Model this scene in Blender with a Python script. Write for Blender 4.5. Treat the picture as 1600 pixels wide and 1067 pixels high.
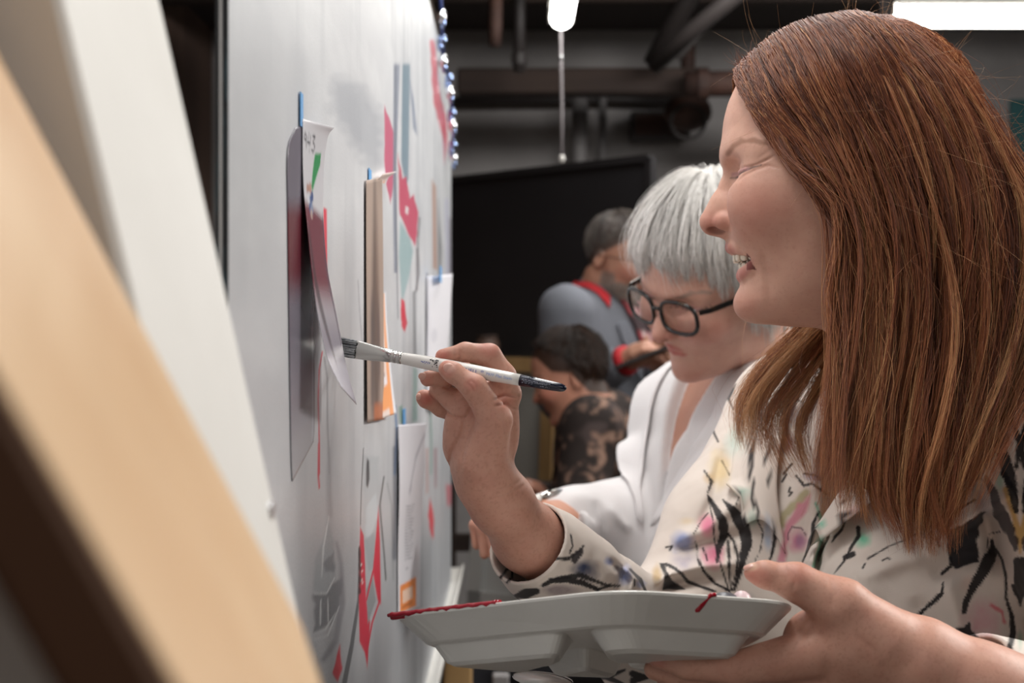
import bpy, math, random
import numpy as np
sc = bpy.context.scene
for o in list(bpy.data.objects):
    bpy.data.objects.remove(o, do_unlink=True)
COL = sc.collection
rng = np.random.default_rng(7)
random.seed(7)

# ------------------------------------------------------------------ camera
FPX, CX, CY, CAMZ = 2222.2, 800.0, 533.5, 1.40
cam_data = bpy.data.cameras.new('camera')
cam = bpy.data.objects.new('camera', cam_data)
COL.objects.link(cam)
cam.location = (0, 0, CAMZ)
cam.rotation_euler = (math.pi / 2, 0, 0)
cam_data.sensor_width = 36.0
cam_data.lens = 50.0
cam_data.clip_start = 0.02
cam_data.dof.use_dof = True
cam_data.dof.focus_distance = 1.02
cam_data.dof.aperture_fstop = 9.0
sc.camera = cam

# ------------------------------------------------------------------ colour management, world
sc.view_settings.view_transform = 'Standard'
sc.view_settings.look = 'None'
sc.view_settings.gamma = 1.0
sc.view_settings.use_curve_mapping = False
sc.view_settings.exposure = 0.10
world = bpy.data.worlds.new('world')
sc.world = world
world.use_nodes = True
bgn = world.node_tree.nodes['Background']
bgn.inputs[0].default_value = (0.8, 0.85, 1.0, 1)
bgn.inputs[1].default_value = 0.05

def area_light(name, loc, target, sx, sy, power, color=(1, 1, 1), spread=180):
    ld = bpy.data.lights.new(name, 'AREA')
    ld.shape = 'RECTANGLE'
    ld.size, ld.size_y = sx, sy
    ld.energy = power
    ld.color = color
    ld.spread = math.radians(spread)
    o = bpy.data.objects.new(name, ld)
    COL.objects.link(o)
    o.location = loc
    from mathutils import Vector
    d = Vector(target) - Vector(loc)
    o.rotation_euler = d.to_track_quat('-Z', 'Y').to_euler()
    return o
# overhead shop lights of the studio, and unseen fill lights added among them (the two in view have their own housings further down)
area_light('lamp_key', (1.75, 1.55, 2.45), (0.15, 1.0, 1.35), 1.3, 0.35, 40, (1.0, 0.97, 0.92))
area_light('fill_front', (0.5, -1.3, 2.5), (0.1, 1.0, 1.35), 1.4, 0.8, 7, (1.0, 0.97, 0.95))  # unseen soft fill added behind the eye, in place of room bounce
area_light('fill_over_panel', (-0.30, 0.75, 2.66), (0.2, 1.2, 1.35), 0.9, 0.25, 10, (1.0, 0.98, 0.95))  # unseen fill added to brighten the front of the face
area_light('lamp_overhead', (0.15, 1.75, 2.60), (0.12, 1.6, 0.0), 0.25, 1.6, 17, (1.0, 0.98, 0.95))
area_light('fill_back_room', (0.9, 4.0, 2.62), (0.3, 5.4, 0.6), 1.4, 0.3, 32, (1.0, 0.97, 0.94))  # unseen fill added to brighten the back wall
area_light('lamp_far_right', (2.2, 3.3, 2.15), (0.5, 1.2, 1.5), 1.2, 0.2, 18, (1.0, 0.97, 0.93))

# ------------------------------------------------------------------ small maths helpers
def A(*v):
    return np.array(v, dtype=np.float64)
def nrm(v):
    v = np.asarray(v, float)
    return v / np.linalg.norm(v)
def W(px, py, d):                         # the point seen at photo pixel (px, py) at depth d
    return A((px - CX) / FPX * d, d, CAMZ - (py - CY) / FPX * d)
def proj(P):
    y = np.maximum(P[:, 1], 0.05)
    return np.stack([CX + FPX * P[:, 0] / y, CY - FPX * (P[:, 2] - CAMZ) / y], 1)
def lin(h):                               # '#rrggbb' or (r,g,b) 0-255 -> linear rgb
    if isinstance(h, str):
        h = h.lstrip('#')
        h = [int(h[i:i + 2], 16) for i in (0, 2, 4)]
    c = np.array(h, float) / 255
    return np.where(c <= 0.04045, c / 12.92, ((c + 0.055) / 1.055) ** 2.4)
_LAT = np.random.default_rng(3).random((32, 32, 32)).astype(np.float32)
def vnoise(P, scale, seed=0):             # value noise, 0..1
    q = np.asarray(P, np.float32) * np.float32(scale) + np.float32(seed * 7.31 + 100)
    i = np.floor(q).astype(np.int64)
    f = q - i
    f = f * f * (3 - 2 * f)
    i &= 31
    j = (i + 1) & 31
    if q.shape[1] == 2:
        a, b = _LAT[i[:, 0], i[:, 1], seed % 32], _LAT[j[:, 0], i[:, 1], seed % 32]
        c, d = _LAT[i[:, 0], j[:, 1], seed % 32], _LAT[j[:, 0], j[:, 1], seed % 32]
        return (a * (1 - f[:, 0]) + b * f[:, 0]) * (1 - f[:, 1]) + (c * (1 - f[:, 0]) + d * f[:, 0]) * f[:, 1]
    x0, y0, z0, x1, y1, z1 = i[:, 0], i[:, 1], i[:, 2], j[:, 0], j[:, 1], j[:, 2]
    fx, fy, fz = f[:, 0], f[:, 1], f[:, 2]
    c00 = _LAT[x0, y0, z0] * (1 - fx) + _LAT[x1, y0, z0] * fx
    c10 = _LAT[x0, y1, z0] * (1 - fx) + _LAT[x1, y1, z0] * fx
    c01 = _LAT[x0, y0, z1] * (1 - fx) + _LAT[x1, y0, z1] * fx
    c11 = _LAT[x0, y1, z1] * (1 - fx) + _LAT[x1, y1, z1] * fx
    return (c00 * (1 - fy) + c10 * fy) * (1 - fz) + (c01 * (1 - fy) + c11 * fy) * fz
def fbm(P, scale, seed=0, oct=3):
    t, a, n = 0, 0.5, 0
    for k in range(oct):
        t = t + a * vnoise(P, scale * 2 ** k, seed + k)
        n += a
        a *= 0.5
    return t / n
def sstep(a, b, x):
    t = np.clip((x - a) / (b - a), 0, 1)
    return t * t * (3 - 2 * t)

# ------------------------------------------------------------------ objects
def tag(o, label=None, cat=None, group=None, kind=None):
    if label: o['label'] = label
    if cat: o['category'] = cat
    if group: o['group'] = group
    if kind: o['kind'] = kind
    return o
def empty(name, loc=(0, 0, 0)):
    o = bpy.data.objects.new(name, None)
    o.empty_display_size = 0.05
    COL.objects.link(o)
    o.location = loc
    return o
def mk(name, V, F, mat, parent=None, smooth=True, col=None):
    """V (n,3) world points; F list of index lists or an (m,k) array"""
    V = np.asarray(V, np.float32)
    me = bpy.data.meshes.new(name)
    if isinstance(F, np.ndarray):
        m, k = F.shape
        flat = F.astype(np.int32).ravel()
        starts = np.arange(0, m * k, k, dtype=np.int32)
        tot = np.full(m, k, np.int32)
    else:
        tot = np.array([len(f) for f in F], np.int32)
        flat = np.array([i for f in F for i in f], np.int32)
        starts = np.concatenate([[0], np.cumsum(tot)[:-1]]).astype(np.int32)
    off = np.zeros(3)
    if parent is not None:
        p = parent
        while p is not None:
            off += np.array(p.location)
            p = p.parent
    else:
        off = (V.min(0) + V.max(0)) / 2
        off[2] = V[:, 2].min()
    me.vertices.add(len(V))
    me.vertices.foreach_set('co', (V - off.astype(np.float32)).ravel())
    me.loops.add(len(flat))
    me.loops.foreach_set('vertex_index', flat)
    me.polygons.add(len(tot))
    me.polygons.foreach_set('loop_start', starts)
    me.polygons.foreach_set('loop_total', tot)
    me.polygons.foreach_set('use_smooth', np.full(len(tot), smooth, bool))
    me.update(calc_edges=True)
    if col is not None:
        at = me.color_attributes.new('Col', 'FLOAT_COLOR', 'POINT')
        c4 = np.ones((len(V), 4), np.float32)
        c4[:, :3] = col
        at.data.foreach_set('color', c4.ravel())
    if mat: me.materials.append(mat)
    o = bpy.data.objects.new(name, me)
    COL.objects.link(o)
    if parent is not None:
        o.parent = parent
    else:
        o.location = off
    return o
class MB:                                  # collects simple shapes into one mesh
    def __init__(s): s.V, s.F = [], []
    def add(s, V, F):
        n = len(s.V)
        s.V += [tuple(v) for v in V]
        s.F += [[i + n for i in f] for f in F]
        return s
    def box(s, c, size, R=None, bev=0.0):
        hx, hy, hz = [x / 2 for x in size]
        b = min(bev, hx * .9, hy * .9, hz * .9)
        V, F = [], []
        if b <= 0:
            V = [A(x, y, z) for x in (-hx, hx) for y in (-hy, hy) for z in (-hz, hz)]
            F = [[0, 1, 3, 2], [4, 6, 7, 5], [0, 4, 5, 1], [2, 3, 7, 6], [0, 2, 6, 4], [1, 5, 7, 3]]
        else:                              # chamfered box: 24 vertices
            ids = {}
            for sx in (-1, 1):
                for sy in (-1, 1):
                    for sz in (-1, 1):
                        for ax in range(3):
                            p = [sx * (hx - b), sy * (hy - b), sz * (hz - b)]
                            p[ax] = (sx * hx, sy * hy, sz * hz)[ax]
                            ids[(sx, sy, sz, ax)] = len(V)
                            V.append(A(*p))
            for ax in range(3):
                o1, o2 = [(1, 2), (2, 0), (0, 1)][ax]
                for sg in (-1, 1):
                    q = []
                    for a, bb in ((-1, -1), (1, -1), (1, 1), (-1, 1)):
                        k = [0, 0, 0]; k[ax] = sg; k[o1] = a; k[o2] = bb
                        q.append(ids[(*k, ax)])
                    F.append(q if sg > 0 else q[::-1])
            for ax in range(3):            # edges along axis ax
                o1, o2 = [(1, 2), (2, 0), (0, 1)][ax]
                for a in (-1, 1):
                    for bb in (-1, 1):
                        def K(t, which):
                            k = [0, 0, 0]; k[ax] = t; k[o1] = a; k[o2] = bb
                            return ids[(*k, which)]
                        q = [K(-1, o1), K(1, o1), K(1, o2), K(-1, o2)]
                        F.append(q if a * bb < 0 else q[::-1])
            for sx in (-1, 1):
                for sy in (-1, 1):
                    for sz in (-1, 1):
                        q = [ids[(sx, sy, sz, k)] for k in range(3)]
                        F.append(q if sx * sy * sz > 0 else q[::-1])
        V = np.array(V)
        if R is not None: V = V @ np.asarray(R).T
        return s.add(V + np.asarray(c), F)
    def beam(s, a, b, w, h, up=(0, 0, 1), bev=0.0):
        a, b = np.asarray(a, float), np.asarray(b, float)
        ez = nrm(b - a)
        ex = nrm(np.cross(up, ez)) if abs(np.dot(nrm(up), ez)) < .999 else A(1, 0, 0)
        ey = np.cross(ez, ex)
        return s.box((a + b) / 2, (w, h, np.linalg.norm(b - a)), np.stack([ex, ey, ez], 1), bev)
    def tube(s, pts, r, seg=8, cap=True):
        pts = [np.asarray(p, float) for p in pts]
        rr = r if hasattr(r, '__len__') else [r] * len(pts)
        V, F = [], []
        ref = None
        for i, p in enumerate(pts):
            t = nrm(pts[min(i + 1, len(pts) - 1)] - pts[max(i - 1, 0)])
            if ref is None:
                ref = A(0, 0, 1) if abs(t[2]) < .9 else A(1, 0, 0)
            ex = nrm(np.cross(ref, t)); ey = np.cross(t, ex)
            ref = ey
            for k in range(seg):
                a = 2 * math.pi * k / seg
                V.append(p + rr[i] * (math.cos(a) * ex + math.sin(a) * ey))
        n = len(pts)
        for i in range(n - 1):
            for k in range(seg):
                k2 = (k + 1) % seg
                F.append([i * seg + k, i * seg + k2, (i + 1) * seg + k2, (i + 1) * seg + k])
        if cap:
            F.append(list(range(seg))[::-1])
            F.append([(n - 1) * seg + k for k in range(seg)])
        return s.add(V, F)
    def ball(s, c, r, R=None, nu=16, nv=10):
        r = np.asarray(r if hasattr(r, '__len__') else [r] * 3, float)
        V, F = [], []
        for i in range(nv + 1):
            th = math.pi * i / nv
            for k in range(nu):
                ph = 2 * math.pi * k / nu
                V.append(r * A(math.sin(th) * math.cos(ph), math.sin(th) * math.sin(ph), math.cos(th)))
        for i in range(nv):
            for k in range(nu):
                k2 = (k + 1) % nu
                F.append([i * nu + k, (i + 1) * nu + k, (i + 1) * nu + k2, i * nu + k2])
        V = np.array(V)
        if R is not None: V = V @ np.asarray(R).T
        return s.add(V + np.asarray(c), F)
    def build(s, name, mat, parent=None, smooth=False):
        return mk(name, np.array(s.V), s.F, mat, parent, smooth)

# ------------------------------------------------------------------ materials
def material(name, color=(0.8, 0.8, 0.8), rough=0.5, metal=0.0, spec=0.5, attr=False, bump=None, noise=None, **kw):
    """attr: colour from the Col attribute; bump=(scale, strength, detail); noise=(scale, colour2, contrast)"""
    m = bpy.data.materials.new(name)
    m.use_nodes = True
    nt = m.node_tree
    b = nt.nodes['Principled BSDF']
    L = nt.links.new
    b.inputs['Roughness'].default_value = rough
    b.inputs['Metallic'].default_value = metal
    b.inputs['Specular IOR Level'].default_value = spec
    if not isinstance(color, str): color = tuple(color)
    c = lin(color) if isinstance(color, str) else np.array(color)
    b.inputs['Base Color'].default_value = (*c, 1)
    for k, v in kw.items():
        b.inputs[k.replace('_', ' ')].default_value = v
    src = None
    if attr:
        a = nt.nodes.new('ShaderNodeAttribute'); a.attribute_name = 'Col'
        src = a.outputs['Color']
    if noise:
        tc = nt.nodes.new('ShaderNodeTexCoord')
        n = nt.nodes.new('ShaderNodeTexNoise'); n.inputs['Scale'].default_value = noise[0]
        n.inputs['Detail'].default_value = 5
        mp = nt.nodes.new('ShaderNodeMapping')
        mp.inputs['Scale'].default_value = noise[3] if len(noise) > 3 else (1, 1, 1)
        L(tc.outputs['Object'], mp.inputs['Vector']); L(mp.outputs['Vector'], n.inputs['Vector'])
        r = nt.nodes.new('ShaderNodeValToRGB')
        lo, hi = noise[2]
        r.color_ramp.elements[0].position = lo; r.color_ramp.elements[1].position = hi
        mx = nt.nodes.new('ShaderNodeMix'); mx.data_type = 'RGBA'
        c2 = lin(noise[1]) if isinstance(noise[1], str) else np.array(noise[1])
        L(n.outputs['Fac'], r.inputs['Fac']); L(r.outputs['Color'], mx.inputs['Factor'])
        if src: L(src, mx.inputs['A'])
        else: mx.inputs['A'].default_value = (*c, 1)
        mx.inputs['B'].default_value = (*c2, 1)
        src = mx.outputs['Result']
    if src: L(src, b.inputs['Base Color'])
    if bump:
        tc = nt.nodes.new('ShaderNodeTexCoord')
        n = nt.nodes.new('ShaderNodeTexNoise'); n.inputs['Scale'].default_value = bump[0]
        n.inputs['Detail'].default_value = bump[2] if len(bump) > 2 else 3
        L(tc.outputs['Object'], n.inputs['Vector'])
        bp = nt.nodes.new('ShaderNodeBump'); bp.inputs['Strength'].default_value = bump[1]
        bp.inputs['Distance'].default_value = bump[3] if len(bump) > 3 else 0.001
        L(n.outputs['Fac'], bp.inputs['Height']); L(bp.outputs['Normal'], b.inputs['Normal'])
    return m
def emission(name, color, strength):
    m = bpy.data.materials.new(name); m.use_nodes = True
    b = m.node_tree.nodes['Principled BSDF']
    b.inputs['Base Color'].default_value = (0.8, 0.8, 0.8, 1)
    b.inputs['Emission Color'].default_value = (*color, 1)
    b.inputs['Emission Strength'].default_value = strength
    return m

# ------------------------------------------------------------------ distance fields, meshed by surface nets
def smin(a, b, k):
    h = np.maximum(k - np.abs(a - b), 0) / k
    return np.minimum(a, b) - h * h * k * 0.25
def smax(a, b, k): return -smin(-a, -b, k)
def ell(P, c, r, R=None):
    q = P - np.asarray(c, np.float32)
    if R is not None: q = q @ np.asarray(R, np.float32)
    r = np.asarray(r, np.float32)
    k0 = np.sqrt(((q / r) ** 2).sum(1)) + 1e-6
    k1 = np.sqrt(((q / (r * r)) ** 2).sum(1)) + 1e-9
    return k0 * (k0 - 1) / k1
def cone(P, a, b, ra, rb):
    a, b = np.asarray(a, np.float32), np.asarray(b, np.float32)
    ab = b - a
    t = np.clip(((P - a) @ ab) / float(ab @ ab + 1e-12), 0, 1)
    return np.sqrt(((P - a - t[:, None] * ab) ** 2).sum(1)) - (ra + (rb - ra) * t)
def chain(P, pts, k=None):
    """pts: list of (x,y,z,r)"""
    d = None
    for p, q in zip(pts[:-1], pts[1:]):
        e = cone(P, p[:3], q[:3], p[3], q[3])
        d = e if d is None else (smin(d, e, k) if k else np.minimum(d, e))
    return d
def polydist(Q, poly):
    """2-D distance from points Q (n,2) to an open polyline, and arclength parameter 0..1"""
    poly = np.asarray(poly, np.float32)
    seg = np.linalg.norm(poly[1:, :2] - poly[:-1, :2], axis=1)
    cum = np.concatenate([[0], np.cumsum(seg)]) / max(seg.sum(), 1e-9)
    best = np.full(len(Q), 1e9, np.float32); par = np.zeros(len(Q), np.float32)
    for i in range(len(poly) - 1):
        a, b = poly[i, :2], poly[i + 1, :2]
        ab = b - a
        t = np.clip(((Q - a) @ ab) / float(ab @ ab + 1e-9), 0, 1)
        d = np.sqrt(((Q - a - t[:, None] * ab) ** 2).sum(1))
        m = d < best
        best[m] = d[m]
        par[m] = (cum[i] + (cum[i + 1] - cum[i]) * t)[m]
    return best, par
def groove(Q, poly, width):               # gaussian profile round a polyline, fading at its ends
    poly = np.asarray(poly, np.float32)
    g = np.zeros(len(Q), np.float32)
    lo, hi = poly[:, :2].min(0) - 3 * width, poly[:, :2].max(0) + 3 * width
    m = ((Q >= lo) & (Q <= hi)).all(1)
    if m.any():
        d, t = polydist(Q[m], poly)
        g[m] = np.exp(-(d / width) ** 2) * np.clip(np.minimum(t, 1 - t) * 6 + .15, 0, 1)
    return g
def evalf(f, P):
    out = np.empty(len(P), np.float32)
    for i in range(0, len(P), 150000):
        out[i:i + 150000] = f(P[i:i + 150000])
    return out
def mesh_sdf(f, lo, hi, h, cs=4, project=1):
    lo, hi = np.asarray(lo, np.float32), np.asarray(hi, np.float32)
    nc = np.ceil((hi - lo) / (h * cs)).astype(int)
    def nodes(n, step):
        g = np.stack(np.meshgrid(*[np.arange(k) for k in n], indexing='ij'), -1).reshape(-1, 3)
        return (lo + g * np.float32(step)).astype(np.float32)
    C = evalf(f, nodes(nc + 1, h * cs)).reshape(nc + 1)
    S = C < 0
    cnt = np.zeros(nc, int)
    for a in (0, 1):
        for b in (0, 1):
            for c in (0, 1):
                cnt += S[a:a + nc[0], b:b + nc[1], c:c + nc[2]]
    mark = (cnt > 0) & (cnt < 8)
    mark |= np.abs(C[:-1, :-1, :-1]) < h * cs * 1.0
    pad = np.pad(mark, 1)
    dil = np.zeros_like(mark)
    for a in (0, 1, 2):
        for b in (0, 1, 2):
            for c in (0, 1, 2):
                dil |= pad[a:a + nc[0], b:b + nc[1], c:c + nc[2]]
    n = nc * cs
    F = np.repeat(np.repeat(np.repeat(C[:-1, :-1, :-1], cs, 0), cs, 1), cs, 2).astype(np.float32)
    cells = np.argwhere(dil)
    off = np.stack(np.meshgrid(*[np.arange(cs)] * 3, indexing='ij'), -1).reshape(-1, 3)
    idx = (cells[:, None, :] * cs + off[None]).reshape(-1, 3)
    F[idx[:, 0], idx[:, 1], idx[:, 2]] = evalf(f, (lo + idx * np.float32(h)).astype(np.float32))
    S = F < 0
    m = n - 1
    cnt = np.zeros(m, np.int8)
    for a in (0, 1):
        for b in (0, 1):
            for c in (0, 1):
                cnt += S[a:a + m[0], b:b + m[1], c:c + m[2]]
    act = np.argwhere((cnt > 0) & (cnt < 8))
    vid = np.full(m, -1, np.int32)
    vid[act[:, 0], act[:, 1], act[:, 2]] = np.arange(len(act))
    acc = np.zeros((len(act), 3), np.float32); num = np.zeros(len(act), np.float32)
    cor = {}
    for a in (0, 1):
        for b in (0, 1):
            for c in (0, 1):
                cor[a, b, c] = F[act[:, 0] + a, act[:, 1] + b, act[:, 2] + c]
    for (k1, k2) in [((0,0,0),(1,0,0)),((0,1,0),(1,1,0)),((0,0,1),(1,0,1)),((0,1,1),(1,1,1)),
                     ((0,0,0),(0,1,0)),((1,0,0),(1,1,0)),((0,0,1),(0,1,1)),((1,0,1),(1,1,1)),
                     ((0,0,0),(0,0,1)),((1,0,0),(1,0,1)),((0,1,0),(0,1,1)),((1,1,0),(1,1,1))]:
        v1, v2 = cor[k1], cor[k2]
        x = (v1 < 0) != (v2 < 0)
        t = np.where(x, v1 / np.where(x, v1 - v2, 1), 0)
        p = np.array(k1, np.float32) + t[:, None] * (np.array(k2, np.float32) - np.array(k1, np.float32))
        acc[x] += p[x]; num[x] += 1
    V = lo + (act + acc / num[:, None]) * np.float32(h)
    quads = []
    for ax in range(3):
        o1, o2 = [(1, 2), (2, 0), (0, 1)][ax]
        s1 = [slice(None)] * 3; s2 = [slice(None)] * 3
        s1[ax] = slice(0, -1); s2[ax] = slice(1, None)
        X = S[tuple(s1)] != S[tuple(s2)]
        e = np.argwhere(X)
        ok = (e[:, o1] > 0) & (e[:, o2] > 0) & (e[:, o1] < m[o1]) & (e[:, o2] < m[o2])
        e = e[ok]
        inside_first = S[e[:, 0], e[:, 1], e[:, 2]]
        q = []
        for d1, d2 in ((0, 0), (1, 0), (1, 1), (0, 1)):
            g = e.copy(); g[:, o1] -= d1; g[:, o2] -= d2
            q.append(vid[g[:, 0], g[:, 1], g[:, 2]])
        q = np.stack(q, 1)
        q[~inside_first] = q[~inside_first][:, ::-1]
        quads.append(q)
    Q = np.concatenate(quads)
    Q = Q[(Q >= 0).all(1)]
    for _ in range(project):
        e = h * 0.35
        T = np.array([[1, -1, -1], [-1, -1, 1], [-1, 1, -1], [1, 1, 1]], np.float32)
        g = np.zeros_like(V); f0 = 0
        for t in T:
            v = evalf(f, V + t * np.float32(e)); f0 = f0 + v / 4
            g += v[:, None] * t
        g /= 4 * e
        gg = (g * g).sum(1) + 1e-6
        step = -(f0 / gg)[:, None] * g
        ln = np.linalg.norm(step, axis=1)
        step *= np.minimum(1, 0.8 * h / (ln + 1e-9))[:, None]
        V = V + step
    return V, Q

class Frame:                              # rigid frame: local (u right, v down, w away) in units of s metres
    def __init__(s, origin, eu, ev, ew, scale, c=(0, 0, 0)):
        s.o, s.R, s.s, s.c = np.asarray(origin, float), np.stack([eu, ev, ew], 1), scale, np.asarray(c, float)
    def out(s, L): return s.o + ((np.atleast_2d(L) - s.c) * s.s) @ s.R.T
    def inn(s, P): return ((np.atleast_2d(P) - s.o) @ s.R) / s.s + s.c
def view_frame(px, py, d, yaw=0.0):       # faces the eye at pixel (px,py), upright; local units are photo pixels at depth d
    th = math.atan2(px - CX, FPX) + math.radians(yaw) * -1
    eu = A(math.cos(th), -math.sin(th), 0); ew = A(math.sin(th), math.cos(th), 0); ev = A(0, 0, -1)
    return Frame(W(px, py, d), eu, ev, ew, d / FPX, (px, py, 0))
def look_frame(origin, fwd, up, scale, c):
    eu = -nrm(fwd); ev = -nrm(np.asarray(up, float) - np.dot(up, nrm(fwd)) * nrm(fwd))
    return Frame(origin, eu, ev, np.cross(eu, ev), scale, c)

# ------------------------------------------------------------------ painting colours on vertices (flat print, skin tone)
class Paint:
    def __init__(s, Q, base):
        s.Q = np.asarray(Q, np.float32)
        s.C = np.tile(lin(base).astype(np.float32), (len(Q), 1)) if not isinstance(base, np.ndarray) else base.astype(np.float32)
    def mix(s, idx, a, color):
        c = lin(color).astype(np.float32) if not isinstance(color, np.ndarray) else color
        s.C[idx] = s.C[idx] * (1 - a[:, None]) + c * a[:, None]
    def stroke(s, poly, w, color, soft=1.0, alpha=1.0, rough=0.0):
        """w: a width or (w0, w1, w2) start, middle, end half-widths"""
        poly = np.asarray(poly, np.float32)
        if not hasattr(w, '__len__'): w = (w, w, w)
        mw = max(w) + soft * 2 + rough * 2
        lo, hi = poly[:, :2].min(0) - mw, poly[:, :2].max(0) + mw
        idx = np.nonzero(((s.Q >= lo) & (s.Q <= hi)).all(1))[0]
        if not len(idx): return
        q = s.Q[idx]
        d, t = polydist(q, poly)
        ww = np.interp(t, np.linspace(0, 1, len(w)), w)
        if rough: d = d + rough * (vnoise(q, 0.10, 5) - .5) * 2
        s.mix(idx, alpha * np.clip((ww - d) / soft + .5, 0, 1), color)
    def poly(s, pts, color, soft=1.0, alpha=1.0, rough=0.0):
        pts = np.asarray(pts, np.float32)
        mw = soft * 2 + rough * 2
        lo, hi = pts.min(0) - mw, pts.max(0) + mw
        idx = np.nonzero(((s.Q >= lo) & (s.Q <= hi)).all(1))[0]
        if not len(idx): return
        q = s.Q[idx]
        if rough: q = q + rough * np.stack([vnoise(q, .1, 5) - .5, vnoise(q, .1, 8) - .5], 1) * 2
        d, _ = polydist(q, np.vstack([pts, pts[:1]]))
        ins = np.zeros(len(q), bool)
        for a, b in zip(pts, np.roll(pts, -1, 0)):
            c = (a[1] > q[:, 1]) != (b[1] > q[:, 1])
            xx = a[0] + (q[:, 1] - a[1]) * (b[0] - a[0]) / np.where(abs(b[1] - a[1]) < 1e-9, 1e-9, b[1] - a[1])
            ins ^= c & (q[:, 0] < xx)
        sd = np.where(ins, d, -d)
        s.mix(idx, alpha * np.clip(sd / soft + .5, 0, 1), color)
    def blob(s, cx, cy, rx, ry, color, alpha=0.6, ang=0, soft=.5, wob=.35, seed=0):
        R = max(rx, ry) * (1.4 + wob)
        idx = np.nonzero((np.abs(s.Q[:, 0] - cx) < R) & (np.abs(s.Q[:, 1] - cy) < R))[0]
        if not len(idx): return
        q = s.Q[idx] - np.array([cx, cy], np.float32)
        ca, sa = math.cos(math.radians(ang)), math.sin(math.radians(ang))
        x = (q[:, 0] * ca + q[:, 1] * sa) / rx; y = (-q[:, 0] * sa + q[:, 1] * ca) / ry
        r = np.sqrt(x * x + y * y) + wob * 2 * (fbm(s.Q[idx], 0.05, seed) - .5)
        a = np.clip((1 - r) / soft, 0, 1) * (0.65 + 0.7 * (fbm(s.Q[idx], .08, seed + 3) - .2))
        s.mix(idx, np.clip(alpha * a, 0, 1), color)

# ------------------------------------------------------------------ strands (hair, fringes) as thin tubes in one mesh
def cat_rom(P, n):                        # resample polylines P (k, m, 3) to n points by Catmull-Rom
    P = np.asarray(P, float)
    k, m, _ = P.shape
    E = np.concatenate([2 * P[:, :1] - P[:, 1:2], P, 2 * P[:, -1:] - P[:, -2:-1]], 1)
    t = np.linspace(0, m - 1 - 1e-6, n)
    i = np.floor(t).astype(int); f = (t - i)[None, :, None]
    p0, p1, p2, p3 = E[:, i], E[:, i + 1], E[:, i + 2], E[:, i + 3]
    return .5 * (2 * p1 + (p2 - p0) * f + (2 * p0 - 5 * p1 + 4 * p2 - p3) * f ** 2 + (3 * p1 - p0 - 3 * p2 + p3) * f ** 3)
def strand_mesh(name, S, R, C, mat, parent=None):
    """S (n,m,3) world; R (n,m) radii; C (n,m,3) colours"""
    n, m, _ = S.shape
    T = np.gradient(S, axis=1)
    T /= np.linalg.norm(T, axis=2, keepdims=True) + 1e-12
    ref = np.array([0.31, -0.83, 0.46])
    ex = np.cross(T, ref); ex /= np.linalg.norm(ex, axis=2, keepdims=True) + 1e-9
    ey = np.cross(T, ex)
    V = np.empty((n, m, 3, 3), np.float32)
    for k in range(3):
        a = 2 * math.pi * k / 3 + .5
        V[:, :, k] = S + R[..., None] * (math.cos(a) * ex + math.sin(a) * ey)
    base = np.arange(n)[:, None, None] * (m * 3) + np.arange(m - 1)[None, :, None] * 3
    k = np.arange(3)[None, None]; k2 = (k + 1) % 3
    F = np.stack([base + k, base + k2, base + 3 + k2, base + 3 + k], -1).reshape(-1, 4)
    colr = np.repeat(C[:, :, None, :], 3, 2).reshape(-1, 3)
    return mk(name, V.reshape(-1, 3), F, mat, parent, True, colr)
def loft(G):                              # (a,b,3) grid -> V, quads
    a, b, _ = G.shape
    i = (np.arange(a - 1)[:, None] * b + np.arange(b - 1)[None]).ravel()
    return G.reshape(-1, 3), np.stack([i, i + 1, i + b + 1, i + b], 1)
def slab(G, th):                          # a grid sheet given real thickness th (closed)
    a, b, _ = G.shape
    du = np.gradient(G, axis=0); dv = np.gradient(G, axis=1)
    N = np.cross(du, dv); N /= np.linalg.norm(N, axis=2, keepdims=True) + 1e-12
    V1, F1 = loft(G + N * th / 2); V2, F2 = loft(G - N * th / 2)
    n = a * b
    ring = [(0, j) for j in range(b)] + [(i, b - 1) for i in range(1, a)] + [(a - 1, j) for j in range(b - 2, -1, -1)] + [(i, 0) for i in range(a - 2, 0, -1)]
    r = np.array([i * b + j for i, j in ring]); r2 = np.roll(r, -1)
    side = np.stack([r, r + n, r2 + n, r2], 1)
    return np.vstack([V1, V2]), np.vstack([F1, F2[:, ::-1] + n, side])
# ================================================================== heads: local units are ~0.5 mm, face towards -u, v down, w towards the head's right
HF_V = [100, 120, 136, 159, 187, 218, 238, 252, 268, 285, 310, 335, 352, 367, 384, 400, 416, 432, 447, 458, 470, 482, 492, 500, 507, 513]
HF_U = [1250,1205,1175,1153,1141,1133,1131,1132,1138,1143,1147,1147,1143,1138,1141,1148,1154,1160,1160,1157,1153,1154,1159,1170,1192,1240]
HW_V = [100, 187, 240, 300, 340, 380, 410, 440, 465, 485, 500, 513]
HW_W = [85, 128, 133, 135, 130, 120, 111, 102, 91, 76, 58, 34]
def _smooth_tab(V, Y, sig):
    x = np.arange(60, 560, 1.0); y = np.interp(x, V, Y)
    k = np.exp(-.5 * (np.arange(-20, 21) / sig) ** 2); k /= k.sum()
    return x, np.convolve(np.pad(y, 20, 'edge'), k, 'valid')
TF, TW = _smooth_tab(HF_V, HF_U, 2.5), _smooth_tab(HW_V, HW_W, 9)
TCC = _smooth_tab([100, 300, 380, 440, 513], [1300, 1285, 1275, 1268, 1285], 12)
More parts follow.
